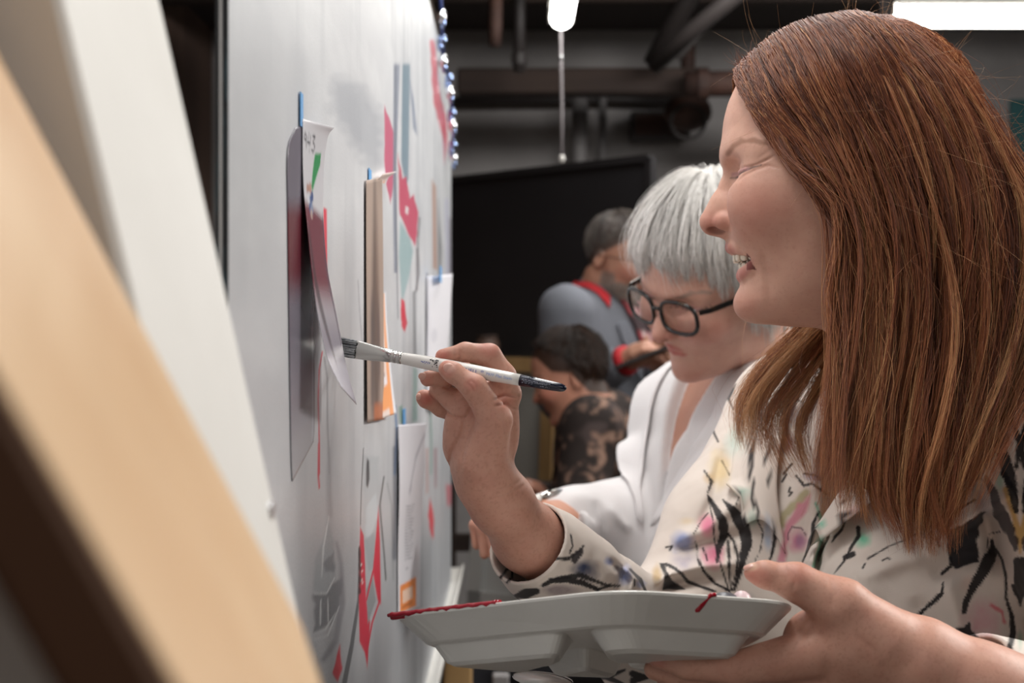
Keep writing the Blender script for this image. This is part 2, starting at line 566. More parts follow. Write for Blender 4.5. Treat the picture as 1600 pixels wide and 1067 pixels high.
def make_head(smile=True, male=False, neck=True, slim=1.0):
    def f(P):
        P = P.astype(np.float32)
        u, v, w = P[:, 0], P[:, 1], P[:, 2]
        M = np.stack([u, v, np.abs(w)], 1)
        uv = P[:, :2]
        F = np.interp(v, *TF).astype(np.float32)
        Wd = np.interp(v, *TW).astype(np.float32) * slim
        if male: Wd = Wd * np.interp(v, [380, 450, 520], [1, 1.1, 1.15]).astype(np.float32)
        Cc = np.interp(v, *TCC).astype(np.float32)
        Af = np.maximum(Cc - F, 4)
        du = u - Cc
        n = np.interp(v, [300, 385, 430, 480], [2.15, 1.92, 1.92, 2.1]).astype(np.float32)
        q = (np.abs(np.where(du < 0, du / Af, du / 85)) ** n + (np.abs(w) / Wd) ** n) ** (1 / n)
        slice_d = (q - 1) * np.minimum(Af, Wd) * 0.8
        d = smax(slice_d, np.maximum(100 - v, v - 511), 14)
        d = smin(d, ell(P, (1322, 203, 0), (189, 165, 146 * slim)), 16)
        d = smin(d, ell(M, (1345, 400, 62 * slim), (80, 95, 46)), 30)             # jaw corner
        if neck:
            nk = cone(P, (1385, 400, 0), (1428, 600, 0), 104, 100)
            nk = smin(nk, cone(P, (1428, 600, 0), (1440, 700, 0), 106, 135), 40)
            d = smin(d, nk, 44)
        # brow, cheeks
        d = smin(d, chain(M, [(1148, 243, 16, 11), (1160, 236, 58, 11), (1186, 246, 96, 9)]), 30)
        d = smin(d, ell(M, (1192, 324, 76), (52, 48, 44)), 44)
        # eye sockets, lids
        d = smax(d, -ell(M, (1139, 273, 60), (20, 19, 34)), 16)
        d = smin(d, ell(M, (1181, 277, 62), (28, 21, 30)), 7)
        # nose
        ns = chain(P, [(1149, 262, 0, 15), (1139, 291, 0, 13.5), (1130, 314, 0, 16), (1115, 345, 0, 21)], 8)
        ns = smin(ns, ell(P, (1150, 332, 0), (40, 36, 30)), 14)
        ns = smin(ns, ell(M, (1134, 346, 22), (18, 15, 14)), 5)
        ns = smin(ns, cone(P, (1112, 355, 0), (1140, 366, 0), 9, 9), 6)
        d = smin(d, ns, 9)
        d = smax(d, -ell(M, (1119, 361, 13), (15, 8, 8.5), None), 4)
        # lips
        if smile:
            d = smax(d, -ell(P, (1192, 408, 0), (66, 14, 66)), 4)
            up = chain(M, [(1143, 386.5, 0, 9), (1148, 386, 16, 9.5), (1160, 389, 38, 8), (1173, 395, 56, 7), (1183, 400, 68, 5.5)], 4)
            lo_ = chain(M, [(1160, 431, 0, 9), (1165, 429, 22, 9), (1175, 419, 48, 8), (1184, 403, 67, 5.5)], 4)
            d = smin(d, np.minimum(up, lo_), 9)
        else:
            up = chain(M, [(1146, 392, 0, 8), (1150, 391, 12, 8.5), (1162, 397, 32, 6), (1174, 403, 46, 3.5)], 4)
            lo_ = chain(M, [(1152, 410, 0, 9), (1158, 409, 20, 8.5), (1173, 404, 45, 3.5)], 4)
            d = smin(d, up, 6); d = smin(d, lo_, 6)
        # chin
        d = smin(d, ell(P, (1184, 473, 0), (33, 29, 36)), 16)
        # ear
        e = ell(M, (1352, 300, 141 * slim), (30, 50, 12), None)
        e = smax(e, -ell(M, (1350, 296, 154 * slim), (17, 32, 9)), 5)
        d = smin(d, e, 6)
        # creases (both sides alike)
        g = 0
        lat = sstep(25, 45, np.abs(w)) * (u < 1300)
        g = g + 2.2 * groove(uv, [(1143, 279), (1150, 279.5), (1160, 278), (1176, 272)], 1.6) * lat
        g = g + 1.6 * groove(uv, [(1144, 269), (1152, 270), (1166, 272), (1180, 270), (1194, 264), (1206, 258)], 1.8) * lat
        g = g + 1.5 * groove(uv, [(1150, 295), (1162, 285), (1178, 278), (1196, 274)], 2.2) * lat
        if smile:
            g = g + 1.0 * groove(uv, [(1176, 274), (1194, 272), (1214, 278)], 1.6) * lat
            g = g + 0.5 * groove(uv, [(1180, 262), (1198, 250), (1212, 238)], 2.0) * lat
            g = g + 1.5 * groove(uv, [(1147, 336), (1152, 356), (1168, 374), (1184, 388), (1195, 402), (1201, 420)], 6) * sstep(8, 24, np.abs(w)) * (u < 1300)
            g = g + 1.0 * groove(uv, [(1188, 398), (1196, 425), (1200, 455), (1200, 488)], 6) * lat
            g = g - 1.3 * groove(uv, [(1183, 405), (1188, 430), (1190, 455)], 6) * lat
            g = g + 1.5 * groove(uv, [(1262, 530), (1285, 535), (1305, 560)], 2.5) * (u < 1340)
        else:
            g = g + 1.2 * groove(uv, [(1147, 338), (1155, 360), (1172, 385), (1180, 408)], 5) * lat
        d = d + g * 0.9
        return d
    return f
def paint_head(L, base, lip, smile=True, blush=1.0, beard=None, brow='#8a5f48', lash='#3a2a26'):
    """L local coordinates -> linear colours of skin, lips, brows and lash line"""
    pc = Paint(L[:, :2], base)
    front = L[:, 0] < 1420
    al = np.abs(L[:, 2])
    def m(mask, a, c):
        idx = np.nonzero(mask)[0]
        pc.mix(idx, np.clip(a[idx], 0, 1), c)
    n = fbm(L, .06, 2); n2 = fbm(L, .35, 5)
    m(front, 0.35 * (n - .35), '#a8695a')
    m(front, 0.12 * sstep(.55, .8, n2), '#8a5544')
    ck = np.exp(-(((L[:, 0] - 1182) / 52) ** 2 + ((L[:, 1] - 336) / 44) ** 2)) * sstep(15, 45, al)
    m(front, 0.3 * blush * ck, '#b8584f')
    nt = np.exp(-(((L[:, 0] - 1112) / 24) ** 2 + ((L[:, 1] - 348) / 20) ** 2))
    m(front, 0.42 * blush * nt, '#b05a50')
    ch = np.exp(-(((L[:, 0] - 1165) / 26) ** 2 + ((L[:, 1] - 480) / 22) ** 2))
    m(front, 0.25 * blush * ch, '#b05a50')
    idx = np.nonzero(front & (al > 14))[0]
    sub = Paint(L[idx, :2], pc.C[idx].copy())
    sub.stroke([(1140, 244), (1146, 237), (1158, 232), (1176, 233), (1194, 241)], (4.5, 5, 4, 2), brow, 4, .7, 2)
    sub.stroke([(1142, 279.5), (1150, 280), (1160, 278.5), (1174, 273.5), (1186, 271)], (.8, 1.6, 1.6, .8), lash, 1.6, .85)
    sub.stroke([(1146, 274), (1154, 274.5), (1166, 274)], 3.0, '#a87a80', 3, .6)
    pc.C[idx] = sub.C
    # lips
    Mx = np.stack([L[:, 0], L[:, 1], al], 1).astype(np.float32)
    if smile:
        du = chain(Mx, [(1143, 386.5, 0, 9), (1148, 386, 16, 9.5), (1160, 389, 38, 8), (1173, 395, 56, 7), (1183, 400, 68, 5.5)])
        dl = chain(Mx, [(1160, 431, 0, 9), (1165, 429, 22, 9), (1175, 419, 48, 8), (1184, 403, 67, 5.5)])
        inner = np.nonzero((al < 64) & (L[:, 1] > 393) & (L[:, 1] < 424) & (L[:, 0] > 1166) & (L[:, 0] < 1262))[0]
        pc.mix(inner, np.full(len(inner), .9), '#5a2522')
    else:
        du = chain(Mx, [(1146, 392, 0, 8), (1150, 391, 12, 8.5), (1162, 397, 32, 6), (1174, 403, 46, 3.5)])
        dl = chain(Mx, [(1152, 410, 0, 9), (1158, 409, 20, 8.5), (1173, 404, 45, 3.5)])
    dd = np.minimum(du, dl)
    m(front & (dd < 4), 0.62 * np.clip((3.6 - dd) / 2.6, 0, 1), lip)
    nos = np.minimum(ell(Mx, (1119, 361, 13), (15, 8, 8.5)), 5)
    m(front & (nos < 3), 0.75 * np.clip((1.5 - nos) / 3, 0, 1), '#4a221e')
    if beard:
        bm = (np.abs(L[:, 0] - 1210) < 125) & (L[:, 1] > 395 - (L[:, 0] > 1240) * 70)
        m(front & bm & (dd > 3) & (L[:, 1] < 540), np.full(len(L), .85) * sstep(372, 400, L[:, 1] + 30 * (L[:, 0] > 1250)), beard)
        m(front & (np.abs(L[:, 1] - 378) < 9) & (L[:, 0] < 1180) & (al < 50), np.full(len(L), .75), beard)
    return pc.C
# ================================================================== woman with long auburn hair
RH = view_frame(1230, 300, 1.12, yaw=3.0)
skin_mat = material('skin', rough=0.5, spec=0.4, attr=True, bump=(900, 0.12, 2, 0.0006), Subsurface_Weight=0.12, Subsurface_Scale=0.006)
skin_mat.node_tree.nodes['Principled BSDF'].inputs['Subsurface Radius'].default_value = (1.0, 0.35, 0.2)
hair_mat = material('hair', rough=0.34, spec=0.6, attr=True)
tooth_mat = material('tooth_enamel', '#e6ddcb', rough=0.18)
gum_mat = material('gum', '#8a4440', rough=0.3)
V, Fq = mesh_sdf(make_head(True), (1078, 28, -176), (1590, 700, 176), 2.1)
headC = paint_head(V, '#cfa28e', '#b5605e', True)
headV = RH.out(V)
body_parts = [(headV, Fq, headC)]

HG = [[(1178,110,-8),(1194,155,-62),(1206,198,-95),(1217,245,-120),(1241,280,-135),(1268,306,-143),(1296,340,-148),(1305,400,-150),(1303,460,-150),(1310,540,-156),(1300,640,-170),(1290,720,-180)],
 [(1200,82,-8),(1222,130,-72),(1240,185,-108),(1262,240,-132),(1288,290,-146),(1312,340,-152),(1330,400,-155),(1336,460,-157),(1335,540,-162),(1325,630,-174),(1312,710,-184),(1300,770,-188)],
 [(1240,62,-8),(1268,115,-84),(1290,175,-120),(1310,235,-142),(1332,295,-154),(1350,355,-160),(1362,420,-163),(1366,490,-166),(1362,570,-172),(1352,660,-182),(1345,740,-190),(1365,800,-192)],
 [(1285,45,-8),(1318,98,-90),(1345,160,-128),(1368,225,-150),(1388,290,-160),(1402,355,-166),(1412,425,-168),(1415,500,-171),(1410,580,-178),(1400,670,-186),(1392,750,-192),(1400,832,-190)],
 [(1318,40,-8),(1362,96,-88),(1402,150,-128),(1428,215,-150),(1448,285,-161),(1460,350,-167),(1466,420,-170),(1465,500,-173),(1458,580,-178),(1440,670,-186),(1424,750,-190),(1418,825,-186)],
 [(1345,34,-8),(1404,80,-80),(1445,142,-118),(1474,212,-140),(1495,282,-152),(1508,350,-158),(1512,420,-162),(1506,500,-166),(1490,580,-172),(1466,660,-180),(1446,730,-184),(1430,800,-180)],
 [(1356,38,-8),(1412,88,-66),(1460,144,-98),(1496,212,-118),(1526,282,-128),(1556,350,-134),(1560,425,-140),(1552,500,-146),(1530,575,-156),(1495,650,-166),(1468,710,-172),(1448,770,-170)],
 [(1364,38,-5),(1425,82,-36),(1474,134,-56),(1514,202,-68),(1548,276,-76),(1588,350,-84),(1606,420,-80),(1612,490,-50),(1606,550,-5),(1600,610,30),(1594,670,50),(1588,720,60)],
 [(1368,38,0),(1432,80,0),(1484,138,0),(1526,210,0),(1560,286,0),(1602,370,0),(1620,450,10),(1630,520,30),(1632,590,50),(1630,650,70),(1625,700,80),(1620,740,80)]]
HG = np.array(HG, float)
FG = HG[::-1][1:].copy(); FG[:, :, 2] *= -1           # the far side, mirrored, its front locks falling forward under the chin
FG[-1, 8:] = [(1272,505,128),(1212,560,120),(1162,625,112),(1150,695,100)]
FG[-2, 8:] = [(1296,520,132),(1246,590,124),(1200,660,116),(1228,742,104)]
FG[-3, 8:] = [(1330,550,140),(1300,620,136),(1272,690,130),(1292,770,120)]
FG[-1, 7] = (1300, 450, 136); FG[-2, 7] = (1322, 462, 140)
ALLG = np.concatenate([HG, FG])
def guide_at(s, n=26):                    # s (k,) guide coordinate -> polylines (k,n,3)
    s = np.clip(s, 0, len(ALLG) - 1.001)
    G = cat_rom(ALLG, n)
    i = np.floor(s).astype(int); f = (s - i)[:, None, None]
    g0 = G[np.maximum(i - 1, 0)]; g1 = G[i]; g2 = G[i + 1]; g3 = G[np.minimum(i + 2, len(G) - 1)]
    return .5 * (2 * g1 + (g2 - g0) * f + (2 * g0 - 5 * g1 + 4 * g2 - g3) * f ** 2 + (3 * g1 - g0 - 3 * g2 + g3) * f ** 3)
def outward(S):                           # push direction away from the head's axis
    c = np.stack([np.full(S.shape[:2], 1365.), S[..., 1] + np.maximum(0, 190 - S[..., 1]) , np.zeros(S.shape[:2])], -1)
    d = S - c
    return d / (np.linalg.norm(d, axis=2, keepdims=True) + 1e-9)
_skull = make_head(True, neck=False)
def keep_out(S, gap):                     # lifts strands (in place) off the scalp and the cheek
    for _ in range(2):
        P = S.reshape(-1, 3)
        d = evalf(_skull, P.astype(np.float32))
        bad = np.nonzero(d < gap + 6)[0]
        o = outward(S).reshape(-1, 3)[bad]
        P[bad] += o * np.clip(gap + 6 - d[bad], 0, 60)[:, None] * np.random.default_rng(5).uniform(.75, 1.5, (len(bad), 1))
def off_cloth(S, gap, jit):               # lifts world-space points (in place) off the blouse
    P = S.reshape(-1, 3)
    cand = np.nonzero(P[:, 2] < 1.44)[0]
    r = np.random.default_rng(2).uniform(0, jit, len(P))
    for _ in range(3):
        d = evalf(blouse_f, P[cand].astype(np.float32))
        k = d < gap + r[cand]
        cand, d = cand[k], d[k]
        if not len(cand): break
        e = .003; q = P[cand].astype(np.float32)
        g = np.stack([evalf(blouse_f, q + np.eye(3, dtype=np.float32)[j] * np.float32(e)) - d for j in range(3)], 1) / e
        g /= np.linalg.norm(g, axis=1, keepdims=True) + 1e-6
        P[cand] += g * np.minimum(gap + r[cand] - d, .03)[:, None]
def red_hair():
    n = 26
    t = np.linspace(0, 1, n)[None, :, None]
    def make(N, s_lo, s_hi, lay_lo, lay_hi, clumps, seed, rad, fly=0.0, cl=0.85, warm=0.0):
        r = np.random.default_rng(seed)
        cs = np.sort(r.uniform(s_lo, s_hi, clumps))
        s = r.uniform(s_lo, s_hi, N)
        ci = np.abs(s[:, None] - cs[None]).argmin(1)
        g = guide_at(s, n); gc = guide_at(cs, n)
        cw = r.normal(0, 1, (clumps, 1, 3)) * [13, 0, 13]       # each lock wanders on its own
        ph = r.uniform(0, 6.28, (clumps, 1, 1)); fr = r.uniform(.8, 1.7, (clumps, 1, 1))
        gc = gc + cw * t * 1.6 + np.concatenate([np.sin(ph + 6.28 * fr * t), 0 * t + 0 * ph, np.cos(ph * 1.3 + 6.28 * fr * t)], 2) * (3 + 15 * t)
        k = cl * np.sin(np.minimum(1, t * 1.5) * 1.5708) * (1 - .25 * t)
        S = g * (1 - k) + gc[ci] * k
        lay = r.uniform(lay_lo, lay_hi, (N, 1, 1)) + r.normal(0, 7, (clumps, 1, 1))[ci]
        S = S + outward(S) * lay * (0.12 + .88 * np.minimum(1, t * 2.4))
        p1 = r.uniform(0, 6.28, (N, 1, 3)); f1 = r.uniform(1, 4, (N, 1, 1))
        S = S + np.sin(p1 + 6.28 * f1 * t) * r.gamma(1.5, 1.0, (N, 1, 1)) * (0.4 + 2.2 * t) * (1 + fly)
        ends = r.beta(4, 1.2, N) * .4 + .62                    # strands end at uneven lengths
        ends = np.clip(ends, .45, 1) * np.interp(s, [6.2, 7.0, 10.0, 11.5], [1, .60, .60, 1])
        tt = np.linspace(0, 1, n)[None] * ends[:, None] * (n - 1)
        i0 = np.minimum(tt.astype(int), n - 2); f0 = (tt - i0)[..., None]
        ii = np.arange(N)[:, None]
        S = S[ii, i0] * (1 - f0) + S[ii, i0 + 1] * f0
        R = rad * r.uniform(.7, 1.25, (N, 1)) * np.interp(np.linspace(0, 1, n), [0, .15, .75, 1], [.7, 1, .9, .2])[None]
        base = np.array([lin('#5a3020'), lin('#7c462e'), lin('#995c3c'), lin('#b67a52'), lin('#d09e6e')])
        x = np.clip(r.normal(1.6, .7, N) + r.normal(0, .9, clumps)[ci], 0, 3.99)
        X = np.clip(warm + x[:, None] + np.linspace(-.5, 1.1, n)[None] * .9, 0, 3.99)
        j = X.astype(int); f = (X - j)[..., None]
        return S, R, base[j] * (1 - f) + base[j + 1] * f
    parts = [make(1700, 0, 1.02, 2, 14, 30, 1, .48, cl=.9), make(5200, 1.26, 6.6, 1, 16, 150, 2, .48, cl=.92), make(2400, 0, 6.6, -8, 2, 80, 3, .52, cl=.8),
             make(1700, 6.4, 9.5, -6, 7, 55, 4, .55, cl=.9), make(900, 9.5, 13, -4, 10, 20, 5, .6), make(1500, 15.42, 15.999, -6, 10, 16, 6, .44, cl=.85, warm=.9), make(2300, 13.0, 15.02, -6, 12, 34, 9, .46, cl=.85, warm=.5),
             make(420, 0, 9, 8, 34, 300, 7, .24, fly=3.4, cl=.2), make(160, 13.5, 15.999, 0, 30, 80, 8, .24, fly=3, cl=.2)]
    # short fly-away hairs standing off the crown and the front hairline
    r = np.random.default_rng(11)
    N = 320
    root = guide_at(r.uniform(0, 8, N), n)[np.arange(N), r.integers(0, 13, N)]
    o = outward(root[:, None])[:, 0]
    dirn = o * .8 + r.normal(0, .6, (N, 3)) + np.array([.15, -.45, 0])
    L = r.uniform(18, 75, (N, 1, 1))
    bend = r.normal(0, .7, (N, 1, 3)) + np.array([.3, .5, 0])
    Sf = root[:, None] + dirn[:, None] * L * t + bend * L * t ** 2 * .7
    parts.append((Sf, np.full((N, n), .2) * np.linspace(1, .4, n)[None], np.tile(lin('#b98a60'), (N, n, 1))))
    N = 150                                                   # the little tuft over the forehead
    root = np.stack([r.uniform(1158, 1180, N), r.uniform(96, 116, N), r.uniform(-14, 14, N)], 1)
    dirn = np.stack([r.uniform(-1, -.1, N), r.uniform(-.9, .35, N), r.normal(0, .3, N)], 1)
    bend = np.stack([r.uniform(-.2, .6, N), r.uniform(-.6, .5, N), r.normal(0, .3, N)], 1)
    L = r.uniform(12, 36, (N, 1, 1))
    Sf = root[:, None] + dirn[:, None] * L * t + bend[:, None] * L * t ** 2
    parts.append((Sf, np.full((N, n), .3) * np.linspace(1, .4, n)[None], np.tile(lin('#8c5234'), (N, n, 1))))
    for q in parts[:7]: keep_out(q[0], 1)
    S = np.concatenate([RH.out(p[0].reshape(-1, 3)).reshape(p[0].shape) for p in parts])
    R = np.concatenate([p[1] for p in parts]) * RH.s
    off_cloth(S, .003, .005)
    C = np.concatenate([p[2] for p in parts])
    return S, R, C
def red_under():                          # the dense mass beneath the outer strands
    n = 30
    s = np.linspace(0, 12.6, 130)
    G = guide_at(s, n)
    k = np.interp(s, [5.8, 7.0, 10.2, 11.6], [.93, .56, .56, .93])     # shorter where it would rest on the shoulder
    tt = np.linspace(0, 1, n)[None] * k[:, None] * (n - 1)
    i0 = np.minimum(tt.astype(int), n - 2); f0 = (tt - i0)[..., None]; ii = np.arange(len(s))[:, None]
    G = G[ii, i0] * (1 - f0) + G[ii, i0 + 1] * f0
    ns = (vnoise(np.stack([s * 9, 0 * s], 1), 1, 4) - .5)[:, None, None]
    G = G + outward(G) * (-13 + 9 * ns * np.linspace(.2, 1, G.shape[1])[None, :, None])
    keep_out(G, -8)
    G = RH.out(G.reshape(-1, 3)).reshape(G.shape)
    off_cloth(G, .001, 0)
    return G
# ================================================================== the room
M = {}
M['wall'] = material('painted_masonry', '#a9a6a5', rough=.9, bump=(7, .5, 6, .02), noise=(1.6, '#7f7c7b', (.35, .75)))
M['wall_dark'] = material('dark_brown_wall', '#7a6256', rough=.9, noise=(3, '#54433b', (.3, .7), (1, 1, .1)))
M['floor'] = material('concrete_floor', '#5a5048', rough=.8, noise=(4, '#453c36', (.3, .7)))
M['ceil'] = material('dark_ceiling', '#3b3533', rough=.95)
M['timber_dark'] = material('old_timber', '#3a2c25', rough=.85, noise=(6, '#261c18', (.3, .7), (.3, 3, 3)))
M['pipe'] = material('dark_pipe', '#2a2524', rough=.6)
M['pipe_rust'] = material('rusty_pipe', '#4a3026', rough=.75, noise=(9, '#2c1e1a', (.3, .7)))
M['pipe_grey'] = material('grey_pipe', '#7d7a7a', rough=.55)
M['steel'] = material('steel', '#b8b8ba', rough=.3, metal=1.0)
M['white_enamel'] = material('white_enamel', '#d9d7d2', rough=.4)
def wall(name, c, size, m):
    o = MB().box(c, size).build(name, m); tag(o, kind='structure'); return o
XL, XR, YF, YB, ZC = -1.35, 2.9, -2.2, 6.4, 2.80
wall('floor', ((XL + XR) / 2, (YF + YB) / 2, -.05), (XR - XL + .4, YB - YF + .4, .1), M['floor'])
wall('ceiling', ((XL + XR) / 2, (YF + YB) / 2, ZC + .05), (XR - XL + .4, YB - YF + .4, .1), M['ceil'])
wall('wall_back', ((XL + XR) / 2, YB + .05, ZC / 2), (XR - XL + .4, .1, ZC), M['wall'])
wall('wall_front', ((XL + XR) / 2, YF - .05, ZC / 2), (XR - XL + .4, .1, ZC), M['wall'])
wall('wall_left', (XL - .05, (YF + YB) / 2, ZC / 2), (.1, YB - YF, ZC), M['wall_dark'])
wall('wall_right', (XR + .05, (YF + YB) / 2, ZC / 2), (.1, YB - YF, ZC), M['wall'])
for i, y in enumerate((2.1, 2.9, 3.7, 4.5, 5.3)):
    tag(MB().box(((XL + XR) / 2, y, ZC - .07), (XR - XL, .07, .14), None, .006).build('trim_%d' % (i + 1), M['timber_dark']), kind='structure')

# ---- things hanging under the ceiling
def pipe(name, pts, r, m, label, cat='pipe', flanges=()):
    o = MB().tube(pts, r, 16).build(name, m, None, True)
    tag(o, label, cat)
    for t in flanges:
        a, b = np.array(pts[0]), np.array(pts[-1]); c = a + (b - a) * t; dd = nrm(b - a) * .02
        MB().tube([c - dd, c + dd], r * 1.25, 16).build('pipe_collar', m, o, False)
    return o
Wp = W
o = tag(MB().beam(Wp(715, 129, 5.6), Wp(1090, 129, 5.6), .1, .1, bev=.008).build('timber_beam', M['timber_dark']), 'dark horizontal timber beam crossing under the ceiling above the blackboard', 'beam')
pipe('heating_pipe', [Wp(1070, 131, 5.45), Wp(1135, 131, 5.45), Wp(1300, 128, 5.45)], .05, M['pipe_rust'], 'thick rusty brown pipe near the red-haired woman\'s forehead', flanges=(.12,))
pipe('drop_pipe', [Wp(775, -60, 4.9), Wp(774, 40, 4.9), Wp(773, 72, 4.9)], [.024, .024, .02], M['pipe_rust'], 'short brown pipe stub hanging left of the pull-cord light')
pipe('drop_pipe', [Wp(812, -80, 5.2), Wp(811, 112, 5.2)], .022, M['pipe'], 'black vertical pipe between the pipe stub and the pull-cord light', flanges=(.9,))
pipe('slanting_pipe', [Wp(1330, -174, 4.40), Wp(1165, -20, 4.45), Wp(1085, 45, 4.6), Wp(1022, 104, 4.75)], .028, M['pipe'], 'dark slanting pipe left of the red-haired woman\'s crown')
pipe('slanting_pipe', [Wp(1240, -110, 4.85), Wp(1140, -10, 4.95), Wp(1060, 92, 5.1)], .012, M['pipe_grey'], 'thin pale grey conduit running slantwise beside the dark slanting pipe')
pipe('slanting_pipe', [Wp(1125, -65, 5.2), Wp(1085, -20, 5.25), Wp(1020, 100, 5.42)], .04, M['pipe'], 'thick black slanting pipe, leftmost of the slanting ones')
pipe('wall_pipe', [Wp(906, 155, 6.2), Wp(906, 262, 6.2), Wp(906, 700, 6.2)], .035, M['pipe_grey'], 'grey vertical pipe on the back wall right of the pull cord')
pipe('wall_pipe', [Wp(942, 150, 6.25), Wp(942, 700, 6.25)], .018, M['pipe_grey'], 'thin grey vertical pipe on the back wall, the right of the pair')
pipe('wall_conduit', [Wp(700, 158, 6.3), Wp(960, 155, 6.3), Wp(1060, 158, 6.3)], .02, M['pipe'], 'thin dark conduit running level along the back wall')
d_ = MB(); d_.tube([A(-.42, 3.0, 2.44), A(-.42, 3.9, 2.44), A(-.42, 5.2, 2.44)], .17, 28)
duct = tag(d_.build('air_duct', material('dusty_duct', '#5d5148', rough=.7), None, True), 'round dusty brown air duct under the ceiling beside the painted panel', 'duct')
for y in (3.02, 3.9, 4.8): MB().tube([A(-.42, y, 2.44), A(-.42, y + .03, 2.44)], .178, 28).build('duct_seam', M['pipe'], duct)
bx = MB().box(Wp(1030, 198, 6.28), (.26, .12, .12), None, .008).build('junction_box', M['pipe'])
tag(bx, 'dark metal box on the back wall above the blackboard corner', 'box')
MB().box(Wp(1030, 198, 6.28) - A(0, .063, 0), (.22, .008, .09), None, .003).build('box_cover', M['pipe_rust'], bx)
v_ = MB().ball(Wp(1075, 175, 5.9), (.10, .09, .08), None, 16, 10).tube([Wp(1075, 175, 5.9), A(Wp(1075, 130, 5.9)[0], 5.9, ZC)], .03, 12).build('pipe_valve', M['pipe_rust'], None, True)
tag(v_, 'dark bulky pipe valve hanging under the brown pipe', 'valve')
MB().tube([Wp(1075, 190, 5.82) + A(.07 * math.cos(a), 0, .07 * math.sin(a)) for a in np.linspace(0, 6.2832, 17)], .008, 8, False).build('valve_wheel', M['pipe'], v_, True)

# ---- fluorescent lights
tube_mat = emission('lit_tube', (1.0, .97, .90), 9.0)
def fluorescent(name, a, b, label, off, wid, tubes=1):
    a, b = np.array(a, float), np.array(b, float)
    root = empty(name, (a + b) / 2); tag(root, label, 'light', 'fluorescent lights under the ceiling')
    ax = nrm(b - a); side = np.cross(ax, A(0, 0, 1))
    MB().beam(a + A(0, 0, off), b + A(0, 0, off), wid * 1.1, .05, bev=.006).build('housing', M['white_enamel'], root)
    for k in range(tubes):
        s = (k - (tubes - 1) / 2) * wid * .55
        p, q = a + side * s, b + side * s
        MB().tube([p - ax * 0, p + ax * .015, q - ax * .015, q], [wid * .25] * 4 if tubes > 1 else [wid * .42, wid * .5, wid * .5, wid * .42], 16).build('tube', tube_mat, root, True)
    for p, sg in ((a, -1), (b, 1)):
        MB().beam(p + A(0, 0, off * .5) + ax * sg * .004, p + A(0, 0, off * .5) + ax * sg * .012, wid * 1.1, off + .02).build('end_cap', M['pipe'], root)
    for t in (.1, .9):
        c = a + (b - a) * t
        MB().tube([c + A(0, 0, off + .02), A(c[0], c[1], ZC)], .004, 8).build('hanger', M['steel'], root)
    return root
la = W(877, 30, 3.75)
fluorescent('fluorescent_light', la, A(la[0], 2.35, la[2]), 'single hanging fluorescent tube seen end-on with a pull cord', .05, .062)
lb = W(1392, 24, 3.6)
fluorescent('fluorescent_light', lb, lb + A(1.35, 0, 0), 'twin fluorescent light above and behind the red-haired woman\'s head', .04, .10, 2)
ct = W(876, 56, 3.78)
cord = MB().tube([ct + A(0, 0, .03), W(877, 120, 3.78), W(878, 180, 3.78), W(878, 246, 3.78)], .0035, 8).build('pull_cord', material('white_cord', '#8f898c', rough=.7), None, True)
tag(cord, 'long thin pull cord hanging from the end of the fluorescent tube', 'cord')
MB().ball(W(878, 248, 3.78), (.008, .008, .011), None, 12, 8).build('cord_knob', M['white_enamel'], cord, True)
MB().ball(W(876.5, 90, 3.78), (.006, .006, .008), None, 12, 8).build('cord_joint', M['steel'], cord, True)

# ---- blackboard and leaning canvases at the back of the room
bbL, bbR = W(706, 282, 4.92), W(1019, 246, 4.32)
bd = nrm(A(bbR[0] - bbL[0], bbR[1] - bbL[1], 0)); bn = A(bd[1], -bd[0], 0)
def board_pt(s, z): return A(bbL[0] + bd[0] * s, bbL[1] + bd[1] * s, z)
bw = np.linalg.norm((bbR - bbL)[:2]); zt = bbL[2]; zb = zt - .60
RB = np.stack([bd, -bn, A(0, 0, 1)], 1)
bb = MB().box(board_pt(bw / 2 - .1, (zt + zb) / 2), (bw + .2, .02, zt - zb), RB).build('blackboard', material('blackboard', '#0f0e11', rough=.55, noise=(3, '#19171b', (.4, .8))))
tag(bb, 'large black board standing on a ledge at the back, behind the grey-haired man', 'board')
fr = material('black_frame', '#141214', rough=.5)
for (s0, z0, s1, z1) in ((-.2, zt, bw, zt), (-.2, zb, bw, zb)):
    MB().beam(board_pt(s0, z0) + bn * .006, board_pt(s1, z1) + bn * .006, .022, .03, up=bn).build('frame_rail', fr, bb)
MB().beam(board_pt(bw, zb) + bn * .006, board_pt(bw, zt) + bn * .006, .022, .03, up=bn).build('frame_rail', fr, bb)
# ledge shelf under it
pale_wood = material('pale_pine', '#b08f62', rough=.6, noise=(5, '#94744a', (.3, .7), (1, 6, 1)))
ledge_m = material('beige_ledge', '#a39a88', rough=.7)
lz = zb - .03
sh = MB().box(board_pt(bw / 2 - .1, lz) + bn * .05, (bw + .3, .24, .025), RB, .003).build('ledge_shelf', ledge_m)
tag(sh, 'beige ledge shelf carrying the black board', 'shelf')
for s in (-.05, bw - .05):
    MB().beam(board_pt(s, 0), board_pt(s, lz - .012), .05, .05, up=bn).build('shelf_post', M['timber_dark'], sh)
jar = MB().tube([board_pt(.27, lz + .012) + bn * .1, board_pt(.27, lz + .03) + bn * .1, board_pt(.27, lz + .07) + bn * .1, board_pt(.27, lz + .085) + bn * .1], [.035, .04, .04, .03], 18).build('clay_jar', material('brown_clay', '#4b382e', rough=.6), None, True)
tag(jar, 'small dark brown jar on the ledge in front of the black board', 'jar')
MB().tube([board_pt(.27, lz + .085) + bn * .1, board_pt(.27, lz + .095) + bn * .1], .034, 18).build('jar_lid', M['timber_dark'], jar)
